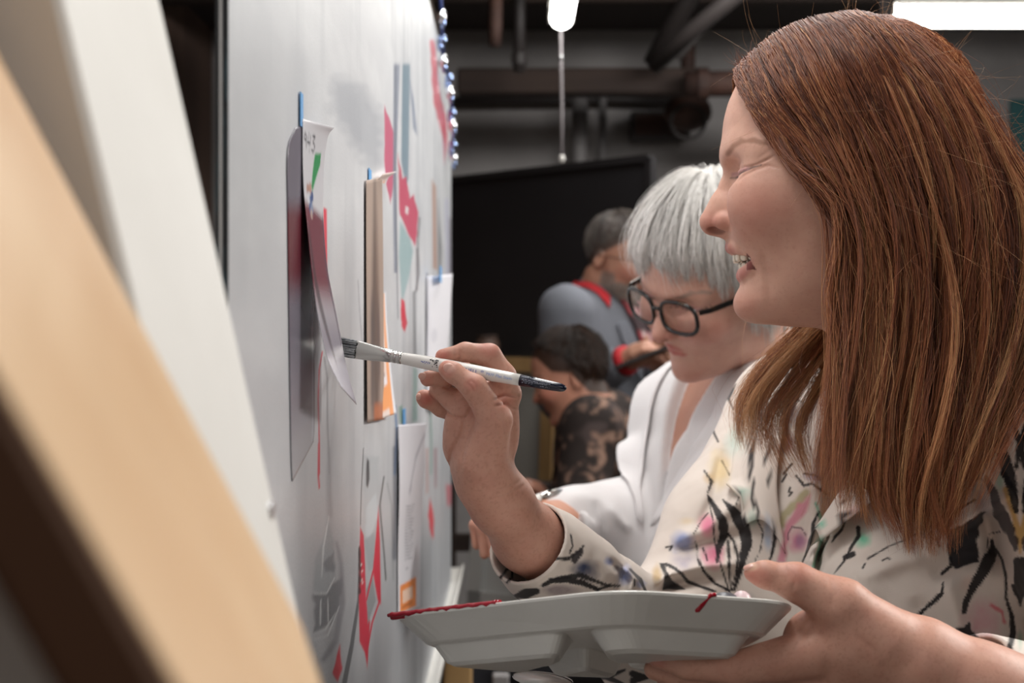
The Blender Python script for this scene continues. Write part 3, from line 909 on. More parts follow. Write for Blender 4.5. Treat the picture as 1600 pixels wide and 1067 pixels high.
def leaning_canvas(name, tl, tr, h, depth, mcan, mfr, label, lean=.06, back=True, cross=.95):
    """stretched canvas seen from behind or in front; tl, tr: top corners; it leans back by lean"""
    tl, tr = np.array(tl, float), np.array(tr, float)
    e = nrm(tr - tl); nrm_ = nrm(A(e[1], -e[0], 0)); dn = nrm(A(0, 0, -1) + nrm_ * lean); w = np.linalg.norm(tr - tl)
    n = np.cross(e, dn); n = n if n[1] < 0 else -n
    R = np.stack([e, n, -dn], 1)
    c = (tl + tr) / 2 + dn * h / 2
    o = MB().box(c, (w, .004, h), R).build(name, mcan)
    tag(o, label, 'canvas', 'stretched canvases leaning at the back')
    off = n * .012
    bwid = .045
    for a, b in ((tl, tr), (tl + dn * h * cross, tr + dn * h * cross)):
        MB().beam(a + dn * bwid / 2 + off, b + dn * bwid / 2 + off, bwid, .02, up=n).build('stretcher_bar', mfr, o)
    for a in (tl + e * bwid / 2, tr - e * bwid / 2):
        MB().beam(a + off, a + dn * h + off, .02, bwid, up=e).build('stretcher_bar', mfr, o)
    return o
can_g = material('raw_canvas', '#8f8c86', rough=.9)
can_w = material('white_canvas', '#b5b5b3', rough=.8)
leaning_canvas('stretched_canvas', W(735, 556, 4.55), W(872, 560, 4.35), .42, .02, can_g, pale_wood, 'grey canvas back with pine stretcher bars below the black board', .05)
leaning_canvas('stretched_canvas', W(748, 745, 4.2), W(866, 752, 4.05), 1.0, .02, can_w, can_w, 'tall pale canvas on the floor below the pine stretcher frame', .10, cross=.33)
tl_ = tag(MB().box(W(1672, 250, 5.9), (.5, .03, .5), None, .004).build('teal_panel', material('dark_teal', '#1d4a4c', rough=.6)), 'dark teal panel hanging on the back wall at the far right', 'panel')
bxp = empty('wooden_crate', (.0, 4.1, 0)); tag(bxp, 'dark brown wooden rack standing behind the far end of the painted panel', 'rack')
for x in (-.17, .0): MB().beam(A(x - .02, 4.25, 0), A(x - .02, 4.25, 1.32), .045, .05).build('upright', M['timber_dark'], bxp)
for z in (.35, .8, 1.25): MB().beam(A(-.2, 4.25, z), A(.02, 4.25, z), .04, .05).build('rail', M['timber_dark'], bxp)
# ================================================================== foreground: the legs of an easel, close to the eye
oak = material('varnished_beech', '#d8b68e', rough=.42, noise=(9, '#c9a074', (.35, .7), (1, 1, .25)))
white_paint = material('white_painted_wood', '#f2f0ec', rough=.5, noise=(4, '#d8d5cf', (.3, .7)))
def prism(name, rn, rf, thick, mat, parent=None, bev=True):
    """post whose right-hand face runs between the near edge rn[0]-rn[1] and the far edge rf[0]-rf[1]; thick: towards -X"""
    off = A(-thick, 0, 0)
    V, F, n = [], [], 14
    c = .0022
    a0, a1, b0, b1 = [np.array(p, float) for p in (*rn, *rf)]
    for t in np.linspace(0, 1, n):
        a, b = a0 + (a1 - a0) * t, b0 + (b1 - b0) * t
        d = nrm(b - a)
        ring = [a + d * c, b - d * c, b + A(-c, 0, 0), b + off + A(c, 0, 0), b + off - d * c, a + off + d * c, a + off + A(c, 0, 0), a + A(-c, 0, 0)]
        V += ring
    for i in range(n - 1):
        for k in range(8):
            k2 = (k + 1) % 8
            F.append([i * 8 + k, (i + 1) * 8 + k, (i + 1) * 8 + k2, i * 8 + k2])
    F.append(list(range(8))); F.append([(n - 1) * 8 + k for k in range(8)][::-1])
    return mk(name, np.array(V), F, mat, parent, False)
def ext(p, q, t0, t1):                    # extend the line p-q beyond both ends
    p, q = np.array(p, float), np.array(q, float)
    return p + (q - p) * t0, p + (q - p) * t1
rn = ext(W(0, 600, .20), W(272, 1067, .20), -3.2, 3.0)
rf = ext(W(0, 90, .377), W(520, 1067, .377), -.9, .9)
lz_ = min(rn[1][2], rf[1][2])
easel = empty('easel', (float(min(rn[0][0], rf[0][0])), .25, 0)); tag(easel, 'blurred slanting beech wood easel nearest the eye, lower left', 'easel')
leg1 = prism('post', rn, rf, .0165, oak, easel)
edge_shade = material('edge_shade_brown', '#5e3d26', rough=.6)  # shade on the post's front face, put in as a dark brown strip
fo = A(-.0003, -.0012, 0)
prism('shade_edge', [rn[0] + fo, rn[1] + fo], [rn[0] + fo + nrm(rf[0] - rn[0]) * .004, rn[1] + fo + nrm(rf[1] - rn[1]) * .004], .017, edge_shade, easel)
MB().tube([ (rn[0] + rf[0]) / 2 + A(-.03, 0, 0), (rn[0] + rf[0]) / 2 + A(.004, 0, 0)], .006, 12).build('bolt', M['steel'], leg1)
wn = ext(W(95, 0, .40), W(210, 480, .40), -2.0, 15)
wf = ext(W(250, 0, .52), W(465, 950, .52), -.8, 6.2)
leg2 = prism('white_plank', wn, wf, .14, white_paint)
tag(leg2, 'white painted slanting plank behind the beech easel', 'plank')
sc_ = W(421, 800, .512)
MB().tube([sc_ + A(-.004, 0, 0), sc_ + A(.0012, 0, 0)], .0038, 12).build('screw', M['steel'], leg2)

# ================================================================== the big painted panel
PX = -.125
def cpx(px): return -PX * FPX / (CX - px)        # depth of the panel at a photo column
Y0, Y1, Z0, Z1 = cpx(357), cpx(705), .905, 1.915
def c3(*p): return [(340 + x / 2.667, 100 + y / 2.667) for x, y in p]
def d4(*p): return [(400 + x / 3.138, 400 + y / 3.138) for x, y in p]
def d5(*p): return [(440 + x / 2.908, 700 + y / 2.908) for x, y in p]
def panel_paint(Q, P3):
    p = Paint(Q, '#d3d5d9')
    allv = np.arange(len(Q))
    yz = P3[:, 1:]
    n = fbm(yz * [.5, 1], 10, 1, 4); n2 = fbm(yz * [.3, 1], 34, 4, 3); n3 = fbm(yz * [.25, 1], 150, 6, 2)
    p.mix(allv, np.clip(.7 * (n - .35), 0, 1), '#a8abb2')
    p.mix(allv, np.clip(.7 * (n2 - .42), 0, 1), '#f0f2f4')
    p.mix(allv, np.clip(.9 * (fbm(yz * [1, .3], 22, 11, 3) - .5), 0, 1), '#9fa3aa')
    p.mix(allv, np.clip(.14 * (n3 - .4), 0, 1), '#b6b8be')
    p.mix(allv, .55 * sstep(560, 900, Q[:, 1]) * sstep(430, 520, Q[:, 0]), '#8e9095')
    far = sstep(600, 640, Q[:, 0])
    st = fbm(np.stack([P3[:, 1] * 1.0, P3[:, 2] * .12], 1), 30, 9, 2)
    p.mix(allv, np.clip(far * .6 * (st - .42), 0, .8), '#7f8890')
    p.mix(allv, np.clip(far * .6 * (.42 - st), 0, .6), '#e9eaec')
    RED, PINK = '#cc2440', '#c65678'
    p.poly(c3((480, 60), (600, 90), (690, 220), (690, 420), (640, 430), (560, 330), (470, 180)), '#979ca6', 22, .55, 6)
    p.poly(c3((440, 598), (455, 606), (457, 850), (446, 856)), '#dd2f4c', 1.5, 1)
    p.poly(c3((695, 170), (738, 290), (735, 470), (722, 585), (705, 520), (695, 400)), PINK, 2, .95, 1)
    p.poly(c3((733, 0), (760, 0), (745, 420), (750, 870), (735, 870), (730, 560)), '#80889a', 2, .85)
    p.poly(c3((770, 0), (802, 0), (795, 480), (785, 520), (765, 400)), '#5d7c8e', 2, .8)
    p.poly(c3((800, 60), (818, 150), (832, 300), (815, 270)), '#6c7b94', 3, .8)
    p.poly(c3((752, 370), (770, 480), (785, 470), (800, 560), (815, 540), (838, 620), (825, 760), (800, 720), (770, 650), (755, 600)), '#c24664', 2, .95, 1)
    p.poly(c3((784, 590), (796, 600), (792, 630), (782, 618)), '#e3dfe2', 2, .9)
    p.poly(c3((760, 655), (800, 724), (815, 780), (795, 900), (768, 1000), (755, 800)), '#8fb0b4', 3, .8)
    p.poly(c3((765, 985), (780, 1000), (785, 1067), (765, 1067)), RED, 2, .9)
    p.poly(d4((710, 205), (730, 222), (740, 330), (728, 374), (712, 340)), '#d42a44', 2, .95, 1)
    p.stroke(c3((842, 640), (835, 740), (838, 880), (825, 950)), 1.2, '#4a464e', 1.5, .8)
    p.stroke(c3((742, 0), (740, 500), (748, 880), (752, 1060)), .9, '#555b68', 1.5, .7)
    p.stroke(c3((830, 770), (832, 940)), 1.5, '#5b5057', 2, .6)
    p.poly(c3((885, -100), (905, -100), (925, 120), (950, 220), (957, 300), (945, 335), (925, 250), (898, 150)), '#c65565', 2, .85, 1)
    p.poly(c3((930, 200), (948, 200), (960, 330), (945, 420)), '#d66a7c', 2, .7)
    p.poly(c3((893, 480), (910, 510), (915, 860), (898, 850)), '#b08672', 3, .8)
    p.poly(c3((918, 560), (935, 760), (930, 900), (918, 900)), '#6d7276', 3, .8)
    p.poly(c3((945, 560), (962, 560), (975, 860), (950, 900)), '#c2c4d6', 3, .8)
    p.poly(c3((965, 640), (972, 640), (972, 900), (965, 900)), '#4d3a4a', 2, .7)
    p.stroke(d4((325, 470), (310, 560), (305, 700), (310, 900), (312, 1067)), 1.0, '#cf2a45', 1, 1)
    p.stroke(d5((168, -20), (167, 120), (171, 180)), (1, 1.2, 1.4), '#cf2a45', 1, 1)
    p.stroke(d4((335, 500), (350, 600), (350, 800), (360, 1067)), 1.2, '#8b8c92', 2, .8)
    p.stroke(d4((500, 120), (510, 300), (520, 420)), .8, '#9a9ba2', 1.5, .7)
    p.stroke(d5((215, 0), (212, 150), (218, 300)), (2, 3, 5), '#9b9da3', 4, .7)
    p.poly(d5((210, 310), (190, 420), (150, 520), (145, 650), (175, 662), (220, 650), (240, 600), (245, 480), (225, 380)), '#9fa6ab', 4, .85, 2)
    p.poly(d5((190, 520), (240, 470), (240, 560), (200, 560)), '#70747b', 4, .8, 2)
    p.poly(d5((145, 662), (215, 650), (270, 580), (270, 690), (240, 790), (150, 835)), '#6c7076', 4, .85, 3)
    p.stroke(d5((250, 430), (270, 520), (275, 700), (245, 880), (190, 960)), (2, 5, 4), '#7d7d85', 5, .7)
    for pts in (((215, 310), (190, 450), (182, 590)), ((240, 590), (205, 660), (150, 662)), ((150, 842), (200, 822), (245, 750)), ((178, 690), (176, 800)), ((210, 680), (212, 790)), ((150, 870), (210, 850), (262, 720))):
        p.stroke(d5(*pts), (.8, 1.3, .7), '#d9dddf', 1.4, .85, .5)
    p.poly(d5((372, 30), (440, 40), (445, 200), (400, 330), (375, 330)), '#b4b9bd', 4, .8, 2)
    p.poly(d5((388, 45), (398, 60), (400, 140), (392, 182), (384, 170), (384, 90)), '#37373b', 2, .95)
    p.poly(d5((385, 270), (430, 205), (442, 300), (400, 420), (380, 400)), '#c3cbd0', 3, .9, 1)
    p.poly(d5((375, 420), (425, 380), (420, 540), (395, 560)), '#9aa3a8', 3, .8, 1)
    p.stroke(d5((372, 0), (362, 200), (358, 350)), .7, '#3d3d42', 1, .9)
    p.stroke(d5((465, 130), (446, 260), (466, 480), (474, 600)), 1.2, '#3f4243', 1.3, .85)
    p.stroke(d5((480, 160), (500, 260), (508, 600)), 1, '#8d9296', 2, .8)
    p.stroke(d5((514, 0), (516, 300), (512, 500)), 3.0, '#4e5564', 4, .7)
    p.stroke(d5((353, 460), (350, 690), (318, 900), (285, 1067)), (1.2, 2.5, 4), '#4b4e52', 2, .85)
    p.poly(d5((357, 358), (373, 395), (379, 520), (384, 690), (402, 790), (390, 1002), (378, 930), (354, 880), (350, 640)), RED, 1.3, 1)
    p.poly(d5((440, 265), (447, 420), (452, 715), (436, 690), (414, 560)), RED, 1.3, 1)
    p.poly(d5((384, 640), (412, 580), (428, 690), (392, 800)), '#8d9194', 1.3, 1)
    p.stroke(d5((447, 690), (412, 790), (392, 900)), 1.3, RED, 1, 1)
    p.stroke(d5((415, 560), (385, 690)), 1.3, RED, 1, 1)
    p.stroke(d5((353, 450), (356, 560), (354, 660)), 1.6, '#2c2528', 1.2, .9, 1)
    for (x, y) in ((362, 530), (366, 560), (364, 600), (368, 612)):
        q = d5((x, y))[0]; p.blob(q[0], q[1], 1.6, 2.6, '#f0e6e2', .95, 20, .4, .1)
    p.poly(d5((265, 895), (275, 1000), (255, 1060), (230, 1020)), '#cf2038', 3, .95, 1)
    p.poly(d5((672, 225), (692, 300), (690, 412), (678, 400), (667, 330)), '#d32c3f', 2, .9, 1)
    p.poly(d5((745, 165), (778, 168), (770, 262), (752, 262)), '#c44f60', 3, .7)
    p.poly(d5((655, 0), (668, 0), (668, 200), (655, 210)), '#ad7f78', 3, .6)
    p.poly(d5((690, 0), (708, 0), (705, 180), (694, 180)), '#93505c', 3, .5)
    p.poly(d4((770, 540), (792, 560), (792, 810), (764, 815)), '#6d968f', 3, .7)
    p.poly(d4((700, 740), (718, 730), (720, 820), (704, 820)), '#5f9a82', 3, .7)
    p.stroke(d4((855, 760), (860, 900), (858, 1067)), 1.3, '#5a9484', 2, .7)
    p.stroke(d4((682, 735), (690, 860), (680, 1067)), 1.6, '#4a7db0', 2, .8)
    p.stroke(d4((775, 180), (778, 480)), 2.4, '#55595e', 3, .7)
    p.poly(d4((680, 840), (692, 850), (690, 1067), (676, 1067)), '#4a4448', 4, .6)
    return p.C
cols = np.concatenate([np.linspace(357, 520, 120), np.linspace(521, 705, 190)])
rel = np.concatenate([np.linspace(-.495, -.27, 60)[:-1], np.linspace(-.27, .27, 430), np.linspace(.27, .515, 60)[1:]])
yy = np.array([cpx(c) for c in cols])
G = np.stack([np.full((len(rel), len(yy)), PX), np.tile(yy, (len(rel), 1)), np.tile((CAMZ + rel)[:, None], (1, len(yy)))], -1)
Vp, Fp = loft(G)
panel_mat = material('silver_panel_paint', rough=.36, spec=.6, attr=True, bump=(420, .25, 3, .0006), Metallic=.12)
panel_edge = material('dark_panel_edge', '#14171d', rough=.5, noise=(160, '#37525c', (.55, .66), (1, 1, .2)))
panel = MB().box(((PX - .0030), (Y0 + Y1) / 2, CAMZ + (rel[0] + rel[-1]) / 2), (.0056, Y1 - Y0, rel[-1] - rel[0])).build('painted_panel', panel_edge)
tag(panel, 'long silver-grey painted panel with red and pink shapes that the women work on', 'painting')
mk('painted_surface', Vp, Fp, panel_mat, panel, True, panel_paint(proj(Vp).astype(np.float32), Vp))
MB().box((PX - .0032, Y0 - .0007, CAMZ), (.0012, .0012, .98)).build('edge_trim', M['steel'], panel)
# ledge of the rack that carries it
zl = CAMZ + rel[0]
rack = empty('painting_rack', (PX - .02, 2.2, 0)); tag(rack, 'white metal and timber rack that carries the painted panel', 'rack')
MB().box((PX - .005, (Y0 + Y1) / 2 + .1, zl - .0065), (.05, Y1 - Y0 + .2, .012), None, .002).build('ledge', M['white_enamel'], rack)
MB().box((PX + .018, (Y0 + Y1) / 2 + .1, zl - .002), (.004, Y1 - Y0 + .2, .02), None, .001).build('ledge_lip', M['white_enamel'], rack)
MB().box((PX + .03, 2.66, zl - .012), (.13, .03, .014), None, .003).build('bracket', M['steel'], rack)
for y in (Y0 + .4, 1.95, 2.75):
    MB().beam(A(PX - .04, y, 0), A(PX - .04, y, 1.85), .035, .05, bev=.003).build('upright', pale_wood if y > .5 else oak, rack)
MB().beam(A(PX + .03, 2.5, 0), A(PX + .03, 2.5, zl - .02), .05, .05, bev=.003).build('front_leg', pale_wood, rack)
MB().beam(A(PX + .105, 2.55, 0), A(PX + .105, 2.55, zl - .10), .03, .03, bev=.003).build('front_leg', M['pipe_grey'], rack)

# ---- sheets taped to the panel
def sheet(name, rows, paint, label, cat='sheet', tw=46, th=120, mat=None, group=None):
    """rows: ((px,py,d) near edge, (px,py,d) far edge) from top to bottom; a thin sheet of paper, printed by paint(Paint in (s,t)*100)"""
    R = np.array([[W(*a), W(*b)] for a, b in rows])
    k = len(R)
    N_ = cat_rom(R[:, 0][None], th)[0]; F_ = cat_rom(R[:, 1][None], th)[0]
    ln = np.concatenate([[0], np.cumsum(np.linalg.norm(np.diff((N_ + F_) / 2, axis=0), axis=1))]); ln /= ln[-1]
    u_ = np.linspace(0, 1, th)
    N_ = np.stack([np.interp(u_, ln, N_[:, k]) for k in range(3)], 1); F_ = np.stack([np.interp(u_, ln, F_[:, k]) for k in range(3)], 1)
    s = np.linspace(0, 1, tw)
    G = N_[:, None] * (1 - s)[None, :, None] + F_[:, None] * s[None, :, None]
    V, F = slab(G, .00035)
    st = np.stack([np.tile(s * 100, (th, 1)), np.tile(np.linspace(0, 100, th)[:, None], (1, tw))], -1).reshape(-1, 2)
    st = np.vstack([st, st]).astype(np.float32)
    p = Paint(st, '#dddce2')
    paint(p)
    o = mk(name, V, F, mat or paper_mat, None, True, p.C)
    tag(o, label, cat, group)
    return o
paper_mat = material('printed_paper', rough=.42, spec=.5, attr=True, Transmission_Weight=0.0)
tape_m = material('blue_tape', '#5c9bd2', rough=.6)
def tape(parent, px, y0, y1, wpx=5, lift=.0012):
    d0, d1 = cpx(px), cpx(px + wpx)
    z0, z1 = CAMZ - (y0 - CY) / FPX * d0, CAMZ - (y1 - CY) / FPX * d0
    MB().box((PX + lift, (d0 + d1) / 2, (z0 + z1) / 2), (.0006, d1 - d0, abs(z1 - z0))).build('tape', tape_m, parent)
dA, dB = .838, .935
def paint_a(p):
    q = p.Q
    p.mix(np.arange(len(q)), sstep(26, 31, q[:, 1] - q[:, 0] * .06) * (1 - sstep(56, 74, q[:, 1])), '#7c3848')
    p.mix(np.arange(len(q)), sstep(55, 80, q[:, 1]) * .85, '#8f8a98')
    p.mix(np.arange(len(q)), sstep(84, 88, q[:, 1]) * .95, '#cfcbd6')
    p.stroke([(6, 42), (14, 60), (40, 85)], (4, 7, 3), '#1f2330', 6, .7)
    p.stroke([(95, 36), (92, 60), (94, 80)], (3, 4, 2), '#5a5566', 5, .8)
    p.poly([(52, 11), (80, 10.5), (78, 15), (40, 25), (36, 23)], '#2f9a5a', 1.2, 1)
    for (x, y, c) in ((18, 24, '#b88876'), (30, 23.5, '#c49480'), (20, 27, '#dfe3ee'), (30, 28, '#3f5c94'), (38, 26.5, '#31508a'), (24, 31, '#46649a'), (33, 31, '#93a2c0'), (28, 33, '#c8b0a8')):
        p.blob(x, y, 7, 2.4, c, 1, 0, .4, .2)
    ink = '#3f3f46'                       # the hand-written 943
    for pl in ([(14, 6), (8, 4.4), (4, 6), (10, 7.2), (14, 5.6), (13, 9.5)], [(22, 4.6), (18, 7.6), (30, 7.9)], [(29, 5.4), (27, 10.6)], [(38, 5), (48, 5), (40, 7), (50, 8.6), (44, 10.6), (36, 10)]):
        p.stroke(pl, .5, ink, .8, .9)
rowsA = [((473, 186, dA), (522, 199, dB)), ((473, 205, dA), (512, 214, dB)), ((473, 250, dA), (506.5, 256, dB)), ((475, 300, dA), (505, 302, dB)), ((480, 350, dA), (505.5, 352, dB)), ((487, 420, dA), (512, 424, dB)), ((496, 490, dA), (527, 498, dB)), ((512, 560, dA), (541, 573, dB)), ((534, 606, dA), (557, 632, dB))]
sa = sheet('panel_sheet', rowsA, paint_a, 'curling reference sheet with 943 written on it, taped near the brush', mat=material('glossy_print_and_strip', rough=.25, spec=.6, attr=True))
tape(sa, 466, 143, 196, 4)
def paint_a2(p):  # dark red and grey strip, fading to pale grey at its foot
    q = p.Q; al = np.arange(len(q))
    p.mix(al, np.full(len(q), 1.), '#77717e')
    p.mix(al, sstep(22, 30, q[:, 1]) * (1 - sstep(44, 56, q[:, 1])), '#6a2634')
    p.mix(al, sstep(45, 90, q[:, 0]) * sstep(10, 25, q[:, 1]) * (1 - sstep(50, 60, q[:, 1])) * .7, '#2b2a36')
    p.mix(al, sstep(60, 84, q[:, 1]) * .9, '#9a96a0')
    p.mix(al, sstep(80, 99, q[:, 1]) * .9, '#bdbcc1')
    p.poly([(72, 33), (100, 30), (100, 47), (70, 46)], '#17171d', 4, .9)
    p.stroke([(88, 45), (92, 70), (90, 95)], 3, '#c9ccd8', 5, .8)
def lifted(px, y, d, lift): return (CX + (PX + lift) * FPX / d, y, d)
pq = lambda px, y: lifted(0, y, cpx(px), .0006)
sheet('panel_sheet', [(pq(460, 200), pq(480, 192)), (pq(448, 235), pq(483, 215)), (pq(448, 330), pq(486, 330)), (pq(450, 500), pq(489, 500)), (pq(453, 690), pq(490, 650)), (pq(455, 752), pq(488, 690))], paint_a2,
      'dark red and grey strip lying flat beneath the curling sheet', mat=bpy.data.materials['glossy_print_and_strip'])
def paint_b1(p):
    q = p.Q; al = np.arange(len(q))
    p.mix(al, np.full(len(q), 1.), '#a38f83')
    p.stroke([(50, 0), (48, 40), (52, 100)], (5, 20, 16), '#4a3a34', 22, .85)
    p.stroke([(60, 20), (62, 60)], (10, 10, 10), '#7d6559', 20, .5)
    p.mix(al, sstep(92, 94, q[:, 1]) * sstep(25, 45, q[:, 0]) * .8, '#b9683c')
    p.stroke([(30, 60), (28, 88)], 10, '#3b3236', 14, .7)
    p.stroke([(66, 60), (70, 78)], 8, '#4a3d40', 12, .6)
sheet('photo_print', [(lifted(0, 282, 1.20, .002), lifted(0, 276, 1.345, .002)), (lifted(0, 400, 1.20, .002), lifted(0, 400, 1.345, .003)), (lifted(0, 660, 1.20, .003), lifted(0, 655, 1.345, .004))], paint_b1, 'narrow brown photo print under the orange-edged flyer', th=60)
def paint_b2(p):
    q = p.Q; al = np.arange(len(q))
    p.mix(al, np.full(len(q), 1.), '#e9d9d2')
    band = sstep(62, 68, q[:, 0]) * (1 - sstep(84, 88, q[:, 0])) * sstep(4, 6, q[:, 1])
    p.mix(al, band * (.45 + .5 * sstep(40, 85, q[:, 1])), '#f3a56c')
    p.poly([(4, 70), (50, 68.5), (50, 81), (4, 82)], '#eba883', 4, .85)
    p.stroke([(12, 83.6), (50, 82.8)], .7, '#7d6a78', .8, .8)
    p.poly([(0, 85), (62, 83.5), (62, 87), (0, 88.5)], '#eee8ee', 1, .9)
    p.poly([(0, 88.6), (86, 86.5), (86, 96.5), (4, 97.8)], '#f3a468', 1.2, 1)
    p.stroke([(30, 30), (32, 62)], (6, 10, 6), '#9aa2b0', 8, .5)
    p.mix(al, sstep(88, 90, q[:, 0]) * .9, '#e8ecf4')
sb = sheet('orange_flyer', [(lifted(0, 272, 1.30, .007), lifted(0, 268, 1.41, .010)), ((582, 300, 1.30), (602, 292, 1.41)), ((584, 400, 1.30), (602, 395, 1.41)), ((587, 500, 1.30), (604, 492, 1.41)), ((590, 600, 1.30), (612, 590, 1.41)), ((589, 657, 1.30), (619, 646, 1.41))], paint_b2,
      'white flyer with orange edge and orange foot hanging left of the painter\'s hand')
tape(sb, 574, 262, 300, 4)
def paint_c(p):
    q = p.Q
    p.mix(np.arange(len(q)), sstep(0, 40, 40 - q[:, 1]) * .2, '#c2c2ca')
    p.stroke([(45, 32), (62, 18), (95, 6)], 1.2, '#8e8e98', 1.6, .8)
    p.stroke([(40, 36), (46, 33)], 2, '#9a9aa4', 2, .7)
    for k in range(17): p.stroke([(26, 44 + k * 1.75), (64 - (k % 4) * 3, 43 + k * 1.75)], .35, '#8f9098', .5, .75)
    p.stroke([(30, 77), (42, 76.6)], .4, '#8f9098', .6, .8)
    p.poly([(8, 85), (78, 82), (80, 98), (8, 99)], '#ee8f4a', .8, 1)
    p.poly([(18, 88), (64, 86.5), (64, 93), (18, 94.5)], '#f3dccb', .8, 1)
    p.stroke([(16, 96.6), (60, 95.2)], .5, '#a0502a', .6, .8)
    for k in range(4): p.stroke([(24 + k * 10, 93), (30 + k * 10, 88)], 1.0, '#f0a878', .8, .9)
sc3 = sheet('typed_letter', [(lifted(0, 664, 1.54, .002), (666, 661, 1.76)), ((624, 760, 1.54), (661, 757, 1.76)), ((622, 860, 1.54), (657, 856, 1.76)), ((622, 962, 1.54), (656, 950, 1.76))], paint_c, 'white typed letter with an orange box at its foot, above the palette tip')
tape(sc3, 628, 640, 668, 4)
def paint_d(p):
    q = p.Q
    p.mix(np.arange(len(q)), (1 - sstep(0, 18, q[:, 0])) * .5, '#b8bac4')
    p.blob(30, 45, 16, 6, '#b4b4be', .5)
sd4 = sheet('blank_sheet', [((668, 432, 2.05), (707, 428, 2.2)), ((668, 500, 2.05), (703, 498, 2.2)), ((667, 560, 2.05), (699, 556, 2.2)), ((667, 640, 2.05), (697, 636, 2.2))], paint_d, 'blank white sheet near the far end of the panel, behind the raised hand', th=60)
tape(sd4, 666, 415, 440, 3, .02)
# ---- shiny clips along the top of the far end
foil = material('blue_foil', '#9fb4e0', rough=.12, metal=1.0)
foil2 = material('silver_foil', '#e8eaf0', rough=.15, metal=1.0)
gl = empty('foil_garland', W(700, 110, 2.5)); tag(gl, 'glittering blue and silver foil garland at the far top edge of the panel', 'garland')
pts = [(687, -30, 2.3), (690, 25, 2.32), (691, 62, 2.36), (692, 95, 2.38), (702, 122, 2.5), (703, 144, 2.5), (706, 176, 2.6), (707, 196, 2.6), (708, 226, 2.66), (708, 246, 2.68)]
MB().tube([W(*p) for p in pts], .003, 8).build('string', material('blue_string', '#27386e', rough=.4), gl, True)
for i, p in enumerate(pts):
    MB().ball(W(*p), (.008, .008, .013 if i % 2 else .010), None, 12, 8).build('foil_bead', foil2 if i % 2 else foil, gl, True)
    MB().ball(W(p[0] + (2 if i % 2 else -3), p[1] + 9, p[2]), (.005, .004, .012), None, 8, 6).build('foil_leaf', foil, gl, True)

# ================================================================== the paint brush
b0, b1 = W(528, 541, 1.017), W(884, 607, .975)
bax = nrm(b1 - b0); be1 = nrm(A(0, 0, 1) - bax * bax[2]); be2 = np.cross(bax, be1)
if be2[1] > 0: be2 = -be2                 # be2 points at the eye
BL = np.linalg.norm(b1 - b0)
def bp(px): return (px - 528) / (884 - 528) * BL
def lathe(name, prof, mat, parent, seg=28, smooth=True):
    """prof: (photo column, half height, half thickness) in units of 0.45 mm"""
    V, F = [], []
    for px, h, w in prof:
        c = b0 + bax * bp(px)
        for k in range(seg):
            a = 2 * math.pi * k / seg
            V.append(c + be1 * h * .00045 * math.cos(a) + be2 * w * .00045 * math.sin(a))
    n = len(prof)
    for i in range(n - 1):
        for k in range(seg):
            k2 = (k + 1) % seg
            F.append([i * seg + k, i * seg + k2, (i + 1) * seg + k2, (i + 1) * seg + k])
    F.append(list(range(seg))[::-1]); F.append([(n - 1) * seg + k for k in range(seg)])
    V = np.array(V)
    m = mk(name, V, F, mat, parent, smooth)
    return m
brush = empty('paint_brush', b0); tag(brush, 'white-handled flat paint brush with silver ferrule held in the raised hand', 'brush')
white_gloss = material('white_lacquer', '#e6e3de', rough=.22, spec=.6)
navy = material('navy_lacquer', '#0c1228', rough=.2, spec=.6)
chrome = material('nickel_ferrule', '#c8c6c2', rough=.16, metal=1.0)
bristle_m = material('paint_caked_bristles', '#6d7076', rough=.5, noise=(500, '#c9ccd0', (.45, .62)), bump=(700, .9, 4, .002))
hd = lathe('handle', [(628, 8.6, 8.4), (634, 9.2, 9), (660, 10.4, 10), (700, 11.2, 10.8), (750, 10.6, 10.4), (800, 9.3, 9.2), (815, 8.9, 8.8)], white_gloss, brush)
lathe('handle_end', [(815, 8.95, 8.85), (840, 8.2, 8.1), (865, 7.2, 7.1), (877, 6.4, 6.3), (882, 4.8, 4.8), (885, 1.5, 1.5)], navy, brush)
lathe('ferrule', [(556, 14.6, 4.4), (562, 14.4, 5), (580, 13.2, 6.4), (600, 11.4, 8), (614, 10.0, 9.2), (616, 9.2, 8.6), (618, 9.9, 9.4), (622, 9.9, 9.4), (624, 9.1, 8.5), (626, 9.8, 9.4), (630, 9.7, 9.4), (632, 9.0, 8.8)], chrome, brush)
lathe('bristles', [(529, 12.5, 1.4), (532, 14, 2.2), (540, 14.8, 3.4), (550, 15, 4.2), (558, 14.4, 4.4)], bristle_m, brush)
r_ = np.random.default_rng(4)
nb = 240
st0 = b0 + bax * bp(558) + be1 * (r_.uniform(-13.5, 13.5, (nb, 1)) * .00045) + be2 * (r_.uniform(-5, 5.5, (nb, 1)) * .00045)
en = st0 + bax * (-(r_.uniform(24, 34, (nb, 1))) * BL / 356) + be1 * r_.normal(0, .0005, (nb, 1)) + be2 * r_.normal(0, .0004, (nb, 1))
t_ = np.linspace(0, 1, 5)[None, :, None]
tag(strand_mesh('bristle_hairs', st0[:, None] * (1 - t_) + en[:, None] * t_, np.full((nb, 5), .00022) * np.linspace(1, .5, 5)[None], np.repeat(np.where(r_.random((nb, 1, 1)) < .45, lin('#d4d6d8')[None, None], lin('#4c4e54')[None, None]), 5, 1), hair_mat if 'hair_mat' in globals() else material('bristle', attr=True, rough=.5), brush), kind='stuff')
